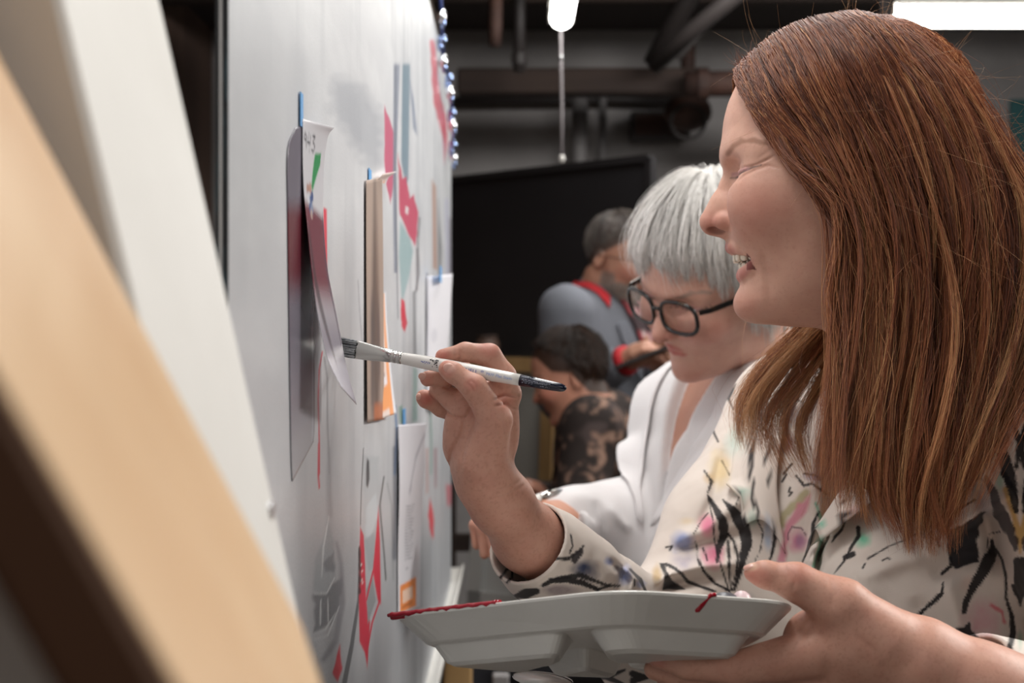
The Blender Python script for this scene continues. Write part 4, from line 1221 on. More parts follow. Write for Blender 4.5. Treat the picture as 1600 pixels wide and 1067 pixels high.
def lettering(name, text, size, px0, ang, mat, parent, prof_r, width=None):
    """letters cut from a font, laid round the brush handle from photo column px0"""
    cu = bpy.data.curves.new(name, 'FONT'); cu.body = text; cu.size = 1.0; cu.extrude = 0; cu.resolution_u = 3
    ob = bpy.data.objects.new(name, cu); COL.objects.link(ob)
    dg = bpy.context.evaluated_depsgraph_get()
    me = bpy.data.meshes.new_from_object(ob.evaluated_get(dg))
    V = np.array([v.co[:] for v in me.vertices]); F = [list(f.vertices) for f in me.polygons]
    bpy.data.objects.remove(ob)
    wid = V[:, 0].max() - V[:, 0].min()
    kx = (width * .00045 / wid) if width else size * .00045
    x = bp(px0) + (V[:, 0] - V[:, 0].min()) * kx
    a = math.radians(ang) + (V[:, 1] - .35) * size * .00045 / (prof_r * .00045)
    P = b0 + x[:, None] * bax + (prof_r * .00045 + .00012) * (np.sin(a)[:, None] * be1 + np.cos(a)[:, None] * be2)
    return mk(name, P, F, mat, parent, False)
blue_ink = material('blue_print_ink', '#3a55a8', rough=.5); black_ink = material('black_print_ink', '#16161c', rough=.5); white_ink = material('white_print_ink', '#cfd4e2', rough=.5)
pale_ink = material('pale_blue_print_ink', '#8fa6d8', rough=.5)
lettering('lettering', 'CORNELL', 8.5, 715, 6, blue_ink, hd, 11.2, 40)
lettering('lettering', '®', 5, 757, 16, blue_ink, hd, 10.9, 5)
lettering('lettering', '797F Flat Stain', 6.2, 765, 4, pale_ink, hd, 10.5, 42)
def marks(name, spots, mat, parent):       # tiny printed marks too small to read, laid on the handle
    m = MB()
    for px, ang, lx, ly, rad in spots:
        a = math.radians(ang)
        nn = math.sin(a) * be1 + math.cos(a) * be2; t2 = np.cross(nn, bax)
        P = b0 + bax * bp(px) + (rad * .00045 + .00012) * nn
        m.add([P + bax * lx, P + t2 * ly, P - bax * lx * .8, P - t2 * ly], [[0, 1, 2, 3]])
    return m.build(name, mat, parent)
rq = np.random.default_rng(21)
marks('printed_marks', [(665 + i * 1.25, rq.uniform(-4, 10), .00035, rq.uniform(.0003, .0007), 10.75) for i in range(11)], blue_ink, hd)
rad_ = lambda px: np.interp(px, [815, 840, 865, 877], [9.0, 8.3, 7.3, 6.5])
sp_ = []
for row, (ang, p0_, p1_, st_, ly) in enumerate(((46, 818, 866, 1.25, .00038), (16, 820, 862, 1.15, .00030), (2, 822, 858, 1.0, .00020), (-14, 820, 836, 1.4, .00030), (-22, 848, 862, 1.3, .00030))):
    for px in np.arange(p0_, p1_, st_):
        if rq.random() > .12: sp_.append((px, ang + rq.uniform(-2, 2), rq.uniform(.00012, .0003), ly * rq.uniform(.6, 1.2), rad_(px)))
marks('printed_marks', sp_, white_ink, hd)
mb = MB()
rr = np.random.default_rng(9)
for k in range(26):                        # the little black emblem printed before the fingers
    px, a = 678 + rr.random() * 13, math.radians(rr.uniform(-22, 48))
    P = b0 + bax * bp(px) + (11.0 * .00045 + .0001) * (math.sin(a) * be1 + math.cos(a) * be2)
    nn = math.sin(a) * be1 + math.cos(a) * be2; t2 = np.cross(nn, bax)
    s1, s2 = rr.uniform(.0003, .0011), rr.uniform(.0002, .0006)
    mb.add([P + bax * s1, P + t2 * s2, P - bax * s1 * .7, P - t2 * s2], [[0, 1, 2, 3]])
mb.build('emblem', black_ink, hd)

# ================================================================== the paint tray in her other hand
tray_mat = material('white_plastic', '#dcdad5', rough=.3, spec=.55, noise=(14, '#cfccc6', (.4, .8)))
TC = W(930, 963, .92); ang_ = math.radians(19)
TX, TY = A(1, 0, 0), A(0, math.cos(ang_), -math.sin(ang_)); TZ = np.cross(TX, TY)
def tl(x, y, z): return TC + TX * x + TY * y + TZ * z
rim = [(-.136, .0), (.007, -.108), (.121, -.060), (.118, .045), (.03, .112), (-.092, .088)]
def rounded(poly, r, seg=8, inset=0.0):
    poly = [A(*p) for p in poly]; n = len(poly)
    cen = sum(poly) / n
    out = []
    for i in range(n):
        p, a, b = poly[i], poly[i - 1], poly[(i + 1) % n]
        da, db = nrm(a - p), nrm(b - p)
        rr_ = min(r, np.linalg.norm(a - p) * .45, np.linalg.norm(b - p) * .45)
        for t in np.linspace(0, 1, seg):
            q = (1 - t) ** 2 * (p + da * rr_) + 2 * t * (1 - t) * p + t ** 2 * (p + db * rr_)
            out.append(q)
    out = np.array(out)
    if inset:
        d = cen - out; ln = np.linalg.norm(d, axis=1, keepdims=True)
        out = out + d / ln * inset
    return out
def rings(name, levels, mat, parent, close_top=False, close_bot=True):
    V, F = [], []
    n = len(levels[0][0])
    for pts, z in levels:
        for q in pts: V.append(tl(q[0], q[1], z))
    for i in range(len(levels) - 1):
        for k in range(n):
            k2 = (k + 1) % n
            F.append([i * n + k, i * n + k2, (i + 1) * n + k2, (i + 1) * n + k])
    if close_bot: F.append([(len(levels) - 1) * n + k for k in range(n)])
    if close_top: F.append(list(range(n))[::-1])
    return mk(name, np.array(V), F, mat, parent, False)
rd = lambda ins: rounded(rim, .03, 8, ins)
tray = rings('paint_tray', [(rd(.030), -.0145), (rd(.022), -.0120), (rd(.003), .0), (rd(.0012), .0008), (rd(0), .0), (rd(.0003), -.0015), (rd(.018), -.0165), (rd(.021), -.0175)][::1], tray_mat, None, close_top=True)
tag(tray, 'white plastic paint tray with red paint on its rim held on the left hand', 'palette')
for poly in ([(-.112, .006), (-.022, -.062), (-.012, .0), (-.05, .06)], [(-.008, -.068), (.012, -.082), (.095, -.046), (.092, -.005), (.0, .0)], [(-.04, .075), (-.005, .012), (.03, .09)], [(.01, .012), (.092, .008), (.094, .036), (.04, .09)]):
    rp = lambda ins: rounded(poly, .016, 7, ins)
    rings('well', [(rp(-.001), -.0165), (rp(0.002), -.0185), (rp(.010), -.029), (rp(.015), -.0312)], tray_mat, tray)
red_m = material('wet_red_paint', '#a30f26', rough=.18, spec=.6)
edge = rounded(rim, .03, 8)
seg_ = [p for p in edge if p[0] < -.064 and p[1] < .02]
seg_ = sorted(seg_, key=lambda p: p[0])
e0, e1_ = A(-.1345, -.0005), A(-.064, -.054)
pts_ = [e0 + (e1_ - e0) * t for t in np.linspace(0, 1, 26)]
mb = MB()
mb.tube([tl(p[0] + .0006, p[1] + .0006, .0006 + .0004 * math.sin(i * 2.1)) for i, p in enumerate(pts_)], [(.0012 + .0006 * abs(math.sin(i * 1.7))) for i in range(26)], 8)
mb.tube([tl(p[0] + .003, p[1] + .003, .0004) for p in pts_], .0026, 8)
mb.build('red_paint', red_m, tray, True)
dr0 = rim[1]; dr = A(rim[2][0] - rim[1][0], rim[2][1] - rim[1][1])
q0 = A(*dr0) + dr * .50
mb = MB()
dn_ = [(0, .0007), (.0006, -.0012), (.0032, -.0035), (.0062, -.0062), (.0088, -.0082)]
inn = nrm(A(-.3, 1.0))
mb.tube([tl(q0[0] + .003, q0[1] - .0006 + .0, .0008), *[tl(q0[0] + inn[0] * a - k * .0022, q0[1] + inn[1] * a - .0002, z) for k, (a, z) in enumerate(dn_)]], [.0012, .0014, .0012, .0024, .0030, .0012], 10)
mb.build('red_paint', red_m, tray, True)
blob_m = [material('grey_paint', '#55565c', rough=.35), material('pink_paint', '#e0c6c8', rough=.35), material('black_paint', '#1d1d22', rough=.3)]
for (x, y, r, z, m) in ((.075, -.062, .010, .006, blob_m[0]), (.086, -.058, .007, .0075, blob_m[1]), (.066, -.066, .007, .004, blob_m[2]), (-.06, .0, .02, .003, red_m), (.02, .03, .02, .003, blob_m[0])):
    MB().ball(tl(x, y, (z - .010) / 2), (r, r * .9, (z + .010) / 2), np.stack([TX, TY, TZ], 1), 14, 8).build('paint_blob', m, tray, True)
# small bright plate and folded paper just under the tray
pl = MB().tube([W(845, 1085, 1.05), W(848, 1062, 1.05)], [.006, .022], 24).build('paint_cup', white_gloss, None, True)
tag(pl, 'small white paint cup just below the tray, half out of frame', 'cup')
MB().tube([W(848, 1062, 1.05), W(848.2, 1060, 1.05)], .0225, 24, False).build('cup_rim', white_gloss, pl, True)
# ------------------------------------------------------------------ her torso, arms and hands
R_SH, L_SH = W(1232, 655, 1.37), W(1612, 600, 1.11)
R_EL, R_CUFF, R_WR = W(1030, 1012, 1.22), W(830, 852, 1.06), W(772, 752, 1.02)
L_EL, L_CUFF, L_WR = W(1860, 1190, .98), W(1540, 1085, .905), W(1430, 1030, .890)
Ms = (R_SH + L_SH) / 2
ta = L_SH - R_SH; ta[2] = 0; ta = nrm(ta)
tf = A(ta[1], -ta[0], 0)
if tf[1] > 0: tf = -tf
TR = np.stack([ta, tf, A(0, 0, 1)], 1)
def tp(x, y, z): return Ms + TR @ A(x, y, z)
HRF, HLF = view_frame(745, 660, 1.0), view_frame(1250, 970, .885)

def right_hand(P):                        # units: 0.45 mm
    uv = P[:, :2]
    palm = smin(ell(P, (752, 672, 28), (56, 74, 34)), chain(P, [(738, 640, 42, 34), (738, 700, 40, 40), (758, 752, 22, 42)], 20), 22)
    palm = smin(palm, chain(P, [(758, 752, 22, 42), (783, 790, 60, 47), (829, 858, 131, 53), (872, 906, 188, 51)], 30), 30)
    palm = smin(palm, chain(P, [(786, 622, 24, 24), (778, 690, 28, 30)], 8), 18)
    th = chain(P, [(752, 725, -2, 38), (773, 655, -23, 26), (741, 604, -36, 19), (708, 581, -31, 15), (699, 576, -29, 13)], 9)
    d = smin(palm, th, 16)
    ix = chain(P, [(794, 616, 22, 22), (787, 588, 18, 19.5), (765, 555, 12, 17.5), (727, 550, 8, 14.5), (692, 557, 6, 12)], 7)
    mi = chain(P, [(768, 618, 50, 21), (722, 582, 42, 16.5), (690, 590, 26, 14.5), (668, 592, 18, 12.5)], 7)
    ri = chain(P, [(752, 640, 62, 21), (706, 626, 34, 17), (686, 610, 40, 15), (684, 606, 52, 13)], 7)
    pk = chain(P, [(738, 660, 74, 19), (688, 640, 62, 14), (664, 626, 52, 13), (660, 622, 48, 12)], 6)
    d = smin(d, ix, 9); d = smin(d, mi, 6); d = smin(d, ri, 6); d = smin(d, pk, 5)
    g = 0
    near = (P[:, 2] < 40)
    for pl, w_, a_ in [([(689, 641), (712, 652), (727, 652), (738, 634)], 2.2, 2.2), ([(726, 652), (722, 674), (705, 706), (700, 740)], 2.6, 1.8),
                       ([(769, 624), (790, 618), (808, 622)], 1.8, 1.6), ([(771, 632), (790, 631), (806, 640)], 1.8, 1.5), ([(740, 650), (728, 690), (718, 740)], 3.0, 1.0),
                       ([(718, 546), (720, 556), (716, 563)], 1.6, 1.4), ([(734, 592), (742, 598), (746, 607)], 1.5, .9), ([(729, 596), (736, 602), (740, 611)], 1.5, .9),
                       ([(668, 606), (690, 604), (704, 610)], 1.8, 1.2), ([(762, 770), (790, 764), (815, 752)], 2.5, 1.0), ([(755, 780), (790, 774), (822, 760)], 2.5, .9),
                       ([(772, 640), (784, 660), (790, 690)], 3, .9)]:
        g = g + 1.7 * a_ * groove(uv, pl, w_)
    d = d + g * near
    nail = ell(P, (703, 575, -45), (12, 9, 5), np.array([[.80, .6, 0], [-.6, .80, 0], [0, 0, 1]]).T)
    d = d + 1.2 * np.exp(-(nail / 1.4) ** 2) * (P[:, 2] < -36)
    return d + .5 * (fbm(P, .09, 3) - .5)
def left_hand(P):                         # units: 0.4 mm
    uv = P[:, :2]
    arm = chain(P, [(1640, 1125, 45, 92), (1520, 1078, 22, 78), (1430, 1034, 14, 70), (1335, 1003, 12, 64), (1275, 1005, 18, 52)], 24)
    d = smin(arm, ell(P, (1298, 1042, 28), (72, 66, 54)), 24)
    th = chain(P, [(1372, 996, -4, 58), (1314, 943, -14, 42), (1244, 906, -20, 28), (1196, 896, -20, 19.5), (1178, 893, -20, 14)], 14)
    d = smin(d, th, 18)
    for pts in ([(1268, 1018, -12, 40), (1150, 1043, -28, 26), (1078, 1041, -28, 22), (1032, 1033, -24, 16)],
                [(1268, 1048, 14, 38), (1140, 1071, 6, 26), (1062, 1065, 6, 22), (1022, 1058, 8, 17)],
                [(1268, 1080, 42, 36), (1145, 1099, 40, 25), (1072, 1089, 40, 21), (1037, 1079, 40, 16)],
                [(1278, 1106, 68, 32), (1180, 1121, 72, 21), (1122, 1110, 72, 17), (1096, 1102, 72, 13)]):
        d = smin(d, chain(P, pts, 7), 7)
    g = 0
    for pl, w_, a_ in [([(1238, 884), (1243, 900), (1238, 914)], 2.4, 1.2), ([(1228, 880), (1232, 892), (1228, 904)], 2.2, 1.0), ([(1292, 895), (1300, 915), (1296, 940)], 5, 1.4),
                       ([(1262, 946), (1272, 958), (1258, 985), (1240, 1005)], 4, 2.0), ([(1330, 975), (1360, 1000), (1375, 1030)], 6, 1.4)]:
        g = g + a_ * groove(uv, pl, w_)
    d = d + g
    nail = ell(P, (1176, 885, -24), (15, 9, 12))
    d = d + 1.0 * np.exp(-(nail / 1.6) ** 2) * (P[:, 1] < 892)
    return d + .5 * (fbm(P, .08, 3) - .5)
def paint_hand(L, spots):
    pc = Paint(L[:, :2], '#cb9a86')
    n = fbm(L, .05, 2); n2 = fbm(L, .3, 6)
    allv = np.arange(len(L))
    pc.mix(allv, np.clip(.5 * (n - .3), 0, 1), '#b06e5e')
    pc.mix(allv, np.clip(.25 * sstep(.5, .8, n2), 0, 1), '#94604c')
    for (x, y, rx, ry, c, a, ang) in spots:
        pc.blob(x, y, rx, ry, c, a, ang, .6, .1)
    return pc.C
V, Fq = mesh_sdf(right_hand, (636, 520, -70), (960, 965, 285), 2.2)
body_parts.append((HRF.out(V), Fq, paint_hand(V, [(690, 556, 18, 14, '#c46f62', .7, 0), (700, 577, 16, 16, '#c77a6a', .6, 0), (662, 592, 18, 14, '#c06a5e', .6, 0),
    (662, 626, 18, 16, '#c06a5e', .7, 0), (765, 545, 22, 16, '#bf6c60', .5, 0), (738, 598, 18, 14, '#bd6a5e', .5, 0), (705, 576, 12, 9, '#d8a898', .9, -35), (700, 570, 22, 5, '#d8a898', .0, 0), (790, 625, 20, 22, '#c0786a', .4, 0)])))
V, Fq = mesh_sdf(left_hand, (1000, 866, -110), (1680, 1215, 150), 2.6)
body_parts.append((HLF.out(V), Fq, paint_hand(V, [(1185, 897, 28, 20, '#c4776a', .6, 0), (1250, 890, 30, 18, '#c27768', .4, 0), (1174, 884, 17, 7, '#d9b49a', .9, -8), (1030, 1033, 25, 18, '#b86a5e', .5, 0)])))

# ------------------------------------------------------------------ blouse
def blouse_f(P):
    T = (P - Ms.astype(np.float32)) @ TR.astype(np.float32)
    M = np.stack([np.abs(T[:, 0]), T[:, 1], T[:, 2]], 1)
    d = ell(T, (0, -.005, -.13), (.165, .100, .20))
    d = smin(d, ell(T, (0, 0, -.34), (.165, .115, .24)), .05)
    d = smin(d, ell(M, (.080, .068, -.165), (.074, .062, .080)), .05)
    d = smin(d, cone(M, (.03, -.025, .03), (.145, -.015, -.012), .055, .056), .05)
    d = smin(d, cone(T, (0, -.03, .0), (0, -.035, .075), .085, .062), .04)
    # right sleeve
    r = cone(P, R_SH, (R_SH + R_EL) / 2, .056, .052)
    r = smin(r, cone(P, (R_SH + R_EL) / 2, R_EL, .050, .046), .03)
    fr = cone(P, R_EL, R_CUFF + (R_EL - R_CUFF) * .12, .046, .036)
    fr = smin(fr, cone(P, R_CUFF + (R_EL - R_CUFF) * .30, R_CUFF + (R_CUFF - R_EL) * .2, .034, .033), .012)
    ax = nrm(R_CUFF - R_EL)
    fr = np.maximum(fr, (P - R_CUFF.astype(np.float32)) @ ax.astype(np.float32) - .006)
    inside = np.maximum(cone(P, R_CUFF - ax * .045, R_CUFF + ax * .1, .0305, .0305), -((P - (R_CUFF - ax * .045).astype(np.float32)) @ ax.astype(np.float32)))
    r = smin(r, fr, .035)
    d = smin(d, r, .035)
    # left sleeve
    l = cone(P, L_SH, (L_SH + L_EL) / 2, .058, .056)
    l = smin(l, cone(P, (L_SH + L_EL) / 2, L_EL, .056, .052), .03)
    al = nrm(L_CUFF - L_EL)
    fl = cone(P, L_EL, L_CUFF, .052, .0385)
    fl = np.maximum(fl, (P - L_CUFF.astype(np.float32)) @ al.astype(np.float32) - .008)
    l = smin(l, fl, .035)
    d = smin(d, l, .03)
    ins2 = np.maximum(cone(P, L_CUFF - al * .045, L_CUFF + al * .1, .0345, .0345), -((P - (L_CUFF - al * .045).astype(np.float32)) @ al.astype(np.float32)))
    d = np.maximum(d, -inside); d = np.maximum(d, -ins2)
    d = np.maximum(d, (1.045 - P[:, 2]))
    # folds, pulled and pressed along the cloth
    Q = proj(P).astype(np.float32)
    g = 0
    for pl, w_, a_ in FOLDS:
        g = g + a_ * groove(Q, pl, w_)
    k = np.minimum(sstep(.055, .10, np.linalg.norm(P - R_CUFF.astype(np.float32), axis=1)), sstep(.055, .10, np.linalg.norm(P - L_CUFF.astype(np.float32), axis=1)))
    k = .12 + .88 * k                      # the cuffs are pressed flat
    d = d - g * .0016 * k
    d = d - .005 * k * (fbm(P * np.array([1, 1, .55], np.float32), 24, 2, 2) - .5) - .0012 * (fbm(P, 70, 5, 2) - .5)
    return d
FOLDS = [([(1600, 770), (1545, 790), (1490, 825), (1445, 868)], 13, 7), ([(1560, 860), (1500, 870), (1455, 905)], 16, -4), ([(1445, 868), (1400, 880), (1340, 905)], 14, 3),
         ([(1180, 760), (1110, 820), (1050, 850)], 12, 4), ([(1170, 830), (1100, 848), (1052, 862)], 9, -5), ([(1160, 880), (1090, 885), (1030, 900)], 10, 5), ([(1120, 905), (1060, 915), (1020, 925)], 8, -4),
         ([(1130, 700), (1115, 780), (1085, 840)], 9, -3), ([(1292, 740), (1288, 800), (1282, 880), (1262, 960)], 4, -4), ([(1272, 740), (1270, 810), (1262, 900)], 9, 2), ([(1293, 770), (1301, 810), (1294, 842), (1279, 866), (1274, 890)], 3.2, -6),
         ([(1540, 640), (1570, 760), (1590, 880)], 14, 4), ([(1510, 690), (1535, 790), (1560, 900)], 10, -4), ([(1590, 600), (1600, 700), (1610, 800)], 10, -4), ([(1480, 900), (1500, 980), (1520, 1050)], 14, 4),
         ([(1430, 930), (1450, 990), (1470, 1060)], 14, -3), ([(1380, 900), (1330, 960), (1300, 1050)], 20, 2),
         ([(905, 850), (900, 885), (885, 925)], 4, -3), ([(930, 868), (945, 895), (935, 925)], 8, 4), ([(950, 872), (970, 895), (965, 930)], 6, -4), ([(975, 885), (990, 905), (985, 930)], 7, 4),
         ([(905, 850), (890, 890), (870, 925)], 2, 1)]
def c6(*p): return [(1100 + x / 3.2, 740 + y / 3.2) for x, y in p]
def c5(*p): return [(780 + x / 3.2625, 740 + y / 3.2625) for x, y in p]
def c4(*p): return [(1120 + x / 2.052, 340 + y / 2.052) for x, y in p]
INK, INK2 = '#1b181b', '#2c262c'
def blouse_print(Q):
    Q = np.stack([np.where(Q[:, 0] > 1594, 3188 - Q[:, 0], Q[:, 0]), np.where(Q[:, 1] > 1058, 2116 - Q[:, 1], Q[:, 1])], 1).astype(np.float32)   # the print repeats
    p = Paint(Q, '#ddd2c8')
    n = fbm(Q, .02, 3)
    p.mix(np.arange(len(Q)), np.clip(.35 * (n - .4), 0, 1), '#c9b8ae')
    def b6(x, y, rx, ry, c, a, ang=0, sd=1):
        q = c6((x, y))[0]; p.blob(q[0], q[1], rx / 3.2, ry / 3.2, c, a, ang, .7, .35, sd)
    def b5(x, y, rx, ry, c, a, ang=0, sd=2):
        q = c5((x, y))[0]; p.blob(q[0], q[1], rx / 3.2625, ry / 3.2625, c, a, ang, .7, .35, sd)
    def b4(x, y, rx, ry, c, a, ang=0, sd=3):
        q = c4((x, y))[0]; p.blob(q[0], q[1], rx / 2.052, ry / 2.052, c, a, ang, .7, .35, sd)
    for a in [(190, 90, 60, 36, '#9fd2c0', .7), (240, 220, 34, 60, '#a9d6c6', .6), (800, 325, 52, 58, '#5fc19c', 1.0), (320, 300, 30, 110, '#98b0cc', .7), (1390, 720, 120, 140, '#d896a2', .65),
              (1480, 40, 30, 70, '#8fc9b4', .7), (15, 250, 52, 60, '#dc829a', .9), (40, 400, 70, 70, '#d8799a', .8), (30, 20, 40, 40, '#cbb08a', .7), (470, 330, 62, 84, '#cf6f90', .9), (480, 330, 40, 60, '#8b8098', .55),
              (860, 60, 50, 60, '#c8ccb4', .6), (1300, 120, 60, 40, '#b7b08a', .5), (1590, 840, 30, 60, '#6aa88c', .7), (760, 190, 60, 60, '#d9a3a0', .6), (200, 620, 60, 40, '#8a8f9a', .4), (1330, 560, 60, 60, '#d9b3a4', .4)]: b6(*a)
    for a in [(440, 490, 90, 76, '#3c4562', 1.0), (300, 592, 130, 42, '#84747a', .9), (560, 450, 34, 28, '#6078b6', .9), (640, 510, 44, 66, '#5f78b8', .9), (720, 562, 40, 28, '#5f78b8', .8), (805, 510, 30, 64, '#c39f5e', .9),
              (950, 440, 90, 64, '#a097ac', .6), (935, 350, 84, 66, '#6e84b8', .75), (1060, 270, 46, 78, '#dc7f98', .9), (1090, 420, 70, 84, '#d87892', .85), (960, 240, 60, 30, '#d8be94', .6), (330, 1010, 50, 50, '#d64a78', .9), (600, 480, 26, 24, '#33364a', .8)]: b5(*a)
    for a in [(240, 640, 44, 56, '#57464a', .9), (225, 720, 28, 44, '#7a2f40', 1), (10, 800, 44, 80, '#d8be84', .6), (800, 745, 110, 104, '#8f9a68', .8), (730, 800, 60, 60, '#a8ae84', .6), (860, 920, 50, 50, '#8d8798', .5), (190, 600, 40, 50, '#b3c0ae', .6), (310, 830, 40, 24, '#5858a0', .8)]: b4(*a)
    p.stroke(c6((390, 250), (400, 200), (460, 150), (510, 90)), 6, '#a39a62', 5, .7, 2)
    p.poly(c6((470, 150), (530, 110), (510, 200), (440, 270), (415, 340), (410, 440), (360, 440), (395, 330), (405, 260)), '#d47590', 6, .75, 2)
    p.stroke(c6((420, 330), (420, 300), (440, 265), (490, 275), (512, 312)), 1.0, '#57394a', 1.2, .8)
    p.stroke(c6((1510, 80), (1550, 200), (1570, 300), (1590, 390)), 5, '#c79b4a', 4, .85, 1)
    p.stroke(c6((1440, 660), (1490, 690), (1500, 740)), 2.5, '#d4435c', 3, .7, 2)
    p.stroke(c6((560, 150), (590, 240), (585, 340), (545, 470)), 2.5, '#6fc0a4', 3, .8, 1)
    k = 3.2
    for pts, w in [([(20, 110), (60, 180), (95, 240), (100, 300), (75, 370), (65, 440)], (5, 24, 8)), ([(95, 130), (150, 190), (200, 270), (215, 340), (195, 430), (170, 520), (150, 580)], (4, 30, 26, 14, 8)),
                   ([(120, 300), (150, 340), (170, 420), (160, 500), (140, 560)], (6, 7, 4)), ([(120, 340), (125, 420), (128, 520), (135, 580)], (8, 7, 4)), ([(15, 100), (45, 230), (50, 320), (75, 430), (110, 540), (130, 600)], (3, 4, 4)),
                   ([(230, 0), (210, 45), (250, 40), (230, 75), (262, 95), (235, 130), (240, 155), (268, 160), (270, 240), (295, 290), (285, 370), (255, 440)], (5, 5, 6, 3, 2)), ([(350, 230), (355, 310), (345, 380), (330, 430)], (5, 10, 4)),
                   ([(430, 70), (425, 90), (440, 95), (425, 110)], 4), ([(415, 0), (390, 40)], 4), ([(310, 60), (330, 10)], 3), ([(575, 190), (545, 250), (545, 300), (520, 370), (490, 450)], (6, 10, 2)),
                   ([(460, 10), (500, 60), (540, 50), (570, 70), (610, 100)], 6), ([(500, 0), (560, 10), (620, 60)], 4), ([(770, 270), (775, 310), (740, 360), (715, 410), (690, 450), (650, 500)], (10, 6, 3)), ([(745, 402), (705, 418), (700, 440)], (12, 14, 4)),
                   ([(725, 180), (715, 210), (690, 280), (650, 320)], 5), ([(700, 140), (680, 200), (700, 260), (640, 340)], 4), ([(820, 425), (930, 360), (1010, 330), (1080, 290)], (5, 3, 2)), ([(890, 435), (920, 420), (935, 430)], 3), ([(795, 470), (805, 450)], 4), ([(740, 555), (772, 560)], 5),
                   ([(1355, 130), (1270, 180), (1220, 230), (1205, 290)], (4, 8, 14)), ([(1165, 320), (1175, 365)], 5), ([(1235, 420), (1235, 460), (1190, 500)], 8), ([(1440, 330), (1440, 400), (1400, 480), (1350, 560), (1310, 640), (1300, 690)], (5, 30, 26, 16, 12)),
                   ([(1415, 370), (1425, 300), (1480, 290)], 3), ([(1450, 360), (1490, 430), (1510, 520), (1510, 620), (1540, 720), (1545, 800), (1520, 900)], (4, 7, 6, 14, 12)), ([(1495, 0), (1530, 50), (1560, 100), (1570, 140)], (16, 9, 3)),
                   ([(1195, 545), (1190, 600), (1100, 680), (1060, 720), (1050, 745), (1110, 775)], (4, 12, 8, 12, 5)), ([(1570, 440), (1575, 560), (1600, 650)], 22), ([(1545, 560), (1560, 600), (1580, 620)], 8),
                   ([(1320, 870), (1330, 920)], 4), ([(1390, 880), (1440, 960), (1470, 1046)], (6, 12, 14)), ([(1320, 1000), (1350, 1040)], 4), ([(1480, 890), (1520, 910)], 3), ([(1130, 20), (1170, 90), (1165, 130), (1135, 138)], (3, 5, 10))]:
        w = [v / k * 1.1 for v in (w if hasattr(w, '__len__') else (w, w, w))]
        p.stroke(c6(*pts), w, INK, 1.5, .97, .6)
    p.poly(c6((1205, 280), (1290, 260), (1370, 200), (1410, 190), (1380, 260), (1370, 360), (1370, 440), (1330, 450), (1280, 470), (1250, 470), (1225, 400)), '#17171f', 2, .97, 3)
    p.poly(c6((1265, 770), (1320, 750), (1340, 790), (1385, 830), (1380, 865), (1270, 850)), INK, 2, .97, 4)
    p.stroke(c6((1410, 20), (1450, 110), (1480, 200), (1530, 290), (1560, 370)), (2, 9, 10, 5), '#2b222a', 2, .9, 3)
    for pts, w in [([(70, 450), (140, 458), (230, 455), (290, 430), (350, 435), (400, 400), (430, 370)], (6, 9, 6)), ([(70, 450), (30, 500), (5, 530)], 7), ([(70, 460), (65, 530), (40, 555)], 6), ([(365, 315), (375, 370), (360, 400)], 4),
                   ([(220, 570), (270, 545), (350, 540), (420, 555), (500, 590)], (8, 15, 10)), ([(80, 625), (140, 610), (190, 600)], (10, 24, 16)), ([(40, 600), (70, 620), (110, 650)], 4), ([(500, 590), (560, 570), (612, 572)], 6), ([(690, 540), (690, 572)], 4),
                   ([(850, 460), (890, 480), (930, 510), (960, 550), (1040, 580), (1100, 600)], (6, 9, 5)), ([(1015, 440), (1045, 500), (1100, 560), (1160, 590)], 7), ([(850, 375), (880, 370), (870, 388)], 6), ([(1065, 200), (1030, 240), (990, 310)], 3),
                   ([(1000, 345), (1010, 400), (1020, 470)], 3), ([(1040, 380), (1060, 440)], 4), ([(150, 1060), (200, 1010), (260, 1040)], 6), ([(340, 1000), (430, 1030), (540, 1040), (640, 1000)], (8, 16, 6)), ([(680, 1020), (740, 1040), (790, 1060)], 16)]:
        w = [v / 3.2625 * 1.1 for v in (w if hasattr(w, '__len__') else (w, w, w))]
        p.stroke(c5(*pts), w, INK, 1.5, .97, .6)
    p.poly(c5((360, 440), (385, 400), (430, 380), (420, 420), (385, 460)), INK2, 2, .95, 2)
    p.poly(c5((815, 455), (845, 455), (850, 500), (880, 540), (950, 590), (835, 590), (840, 520)), INK, 1.5, .97, 1.5)
    for pts, w in [([(165, 450), (180, 500), (235, 520)], (9, 6, 5)), ([(200, 590), (260, 585), (290, 600)], 3), ([(215, 820), (240, 790)], 4), ([(870, 580), (900, 630), (890, 700)], (13, 9, 4)), ([(690, 840), (710, 890), (690, 910)], 4), ([(965, 480), (960, 560)], 6),
                   ([(940, 620), (970, 720), (960, 800)], (4, 9, 6)), ([(900, 700), (930, 800), (950, 880), (960, 940)], (14, 20, 8)), ([(100, 700), (110, 790), (105, 850)], (3, 6, 3)), ([(160, 860), (190, 800)], 3)]:
        w = [v / 2.052 * 1.1 for v in (w if hasattr(w, '__len__') else (w, w, w))]
        p.stroke(c4(*pts), w, INK, 1.5, .96, .6)
    p.poly(c4((700, 745), (760, 690), (800, 670), (835, 645), (835, 700), (790, 720), (750, 760)), INK, 3, .9, 6)
    p.poly(c4((810, 790), (840, 800), (850, 850), (820, 840)), INK2, 3, .8, 5)
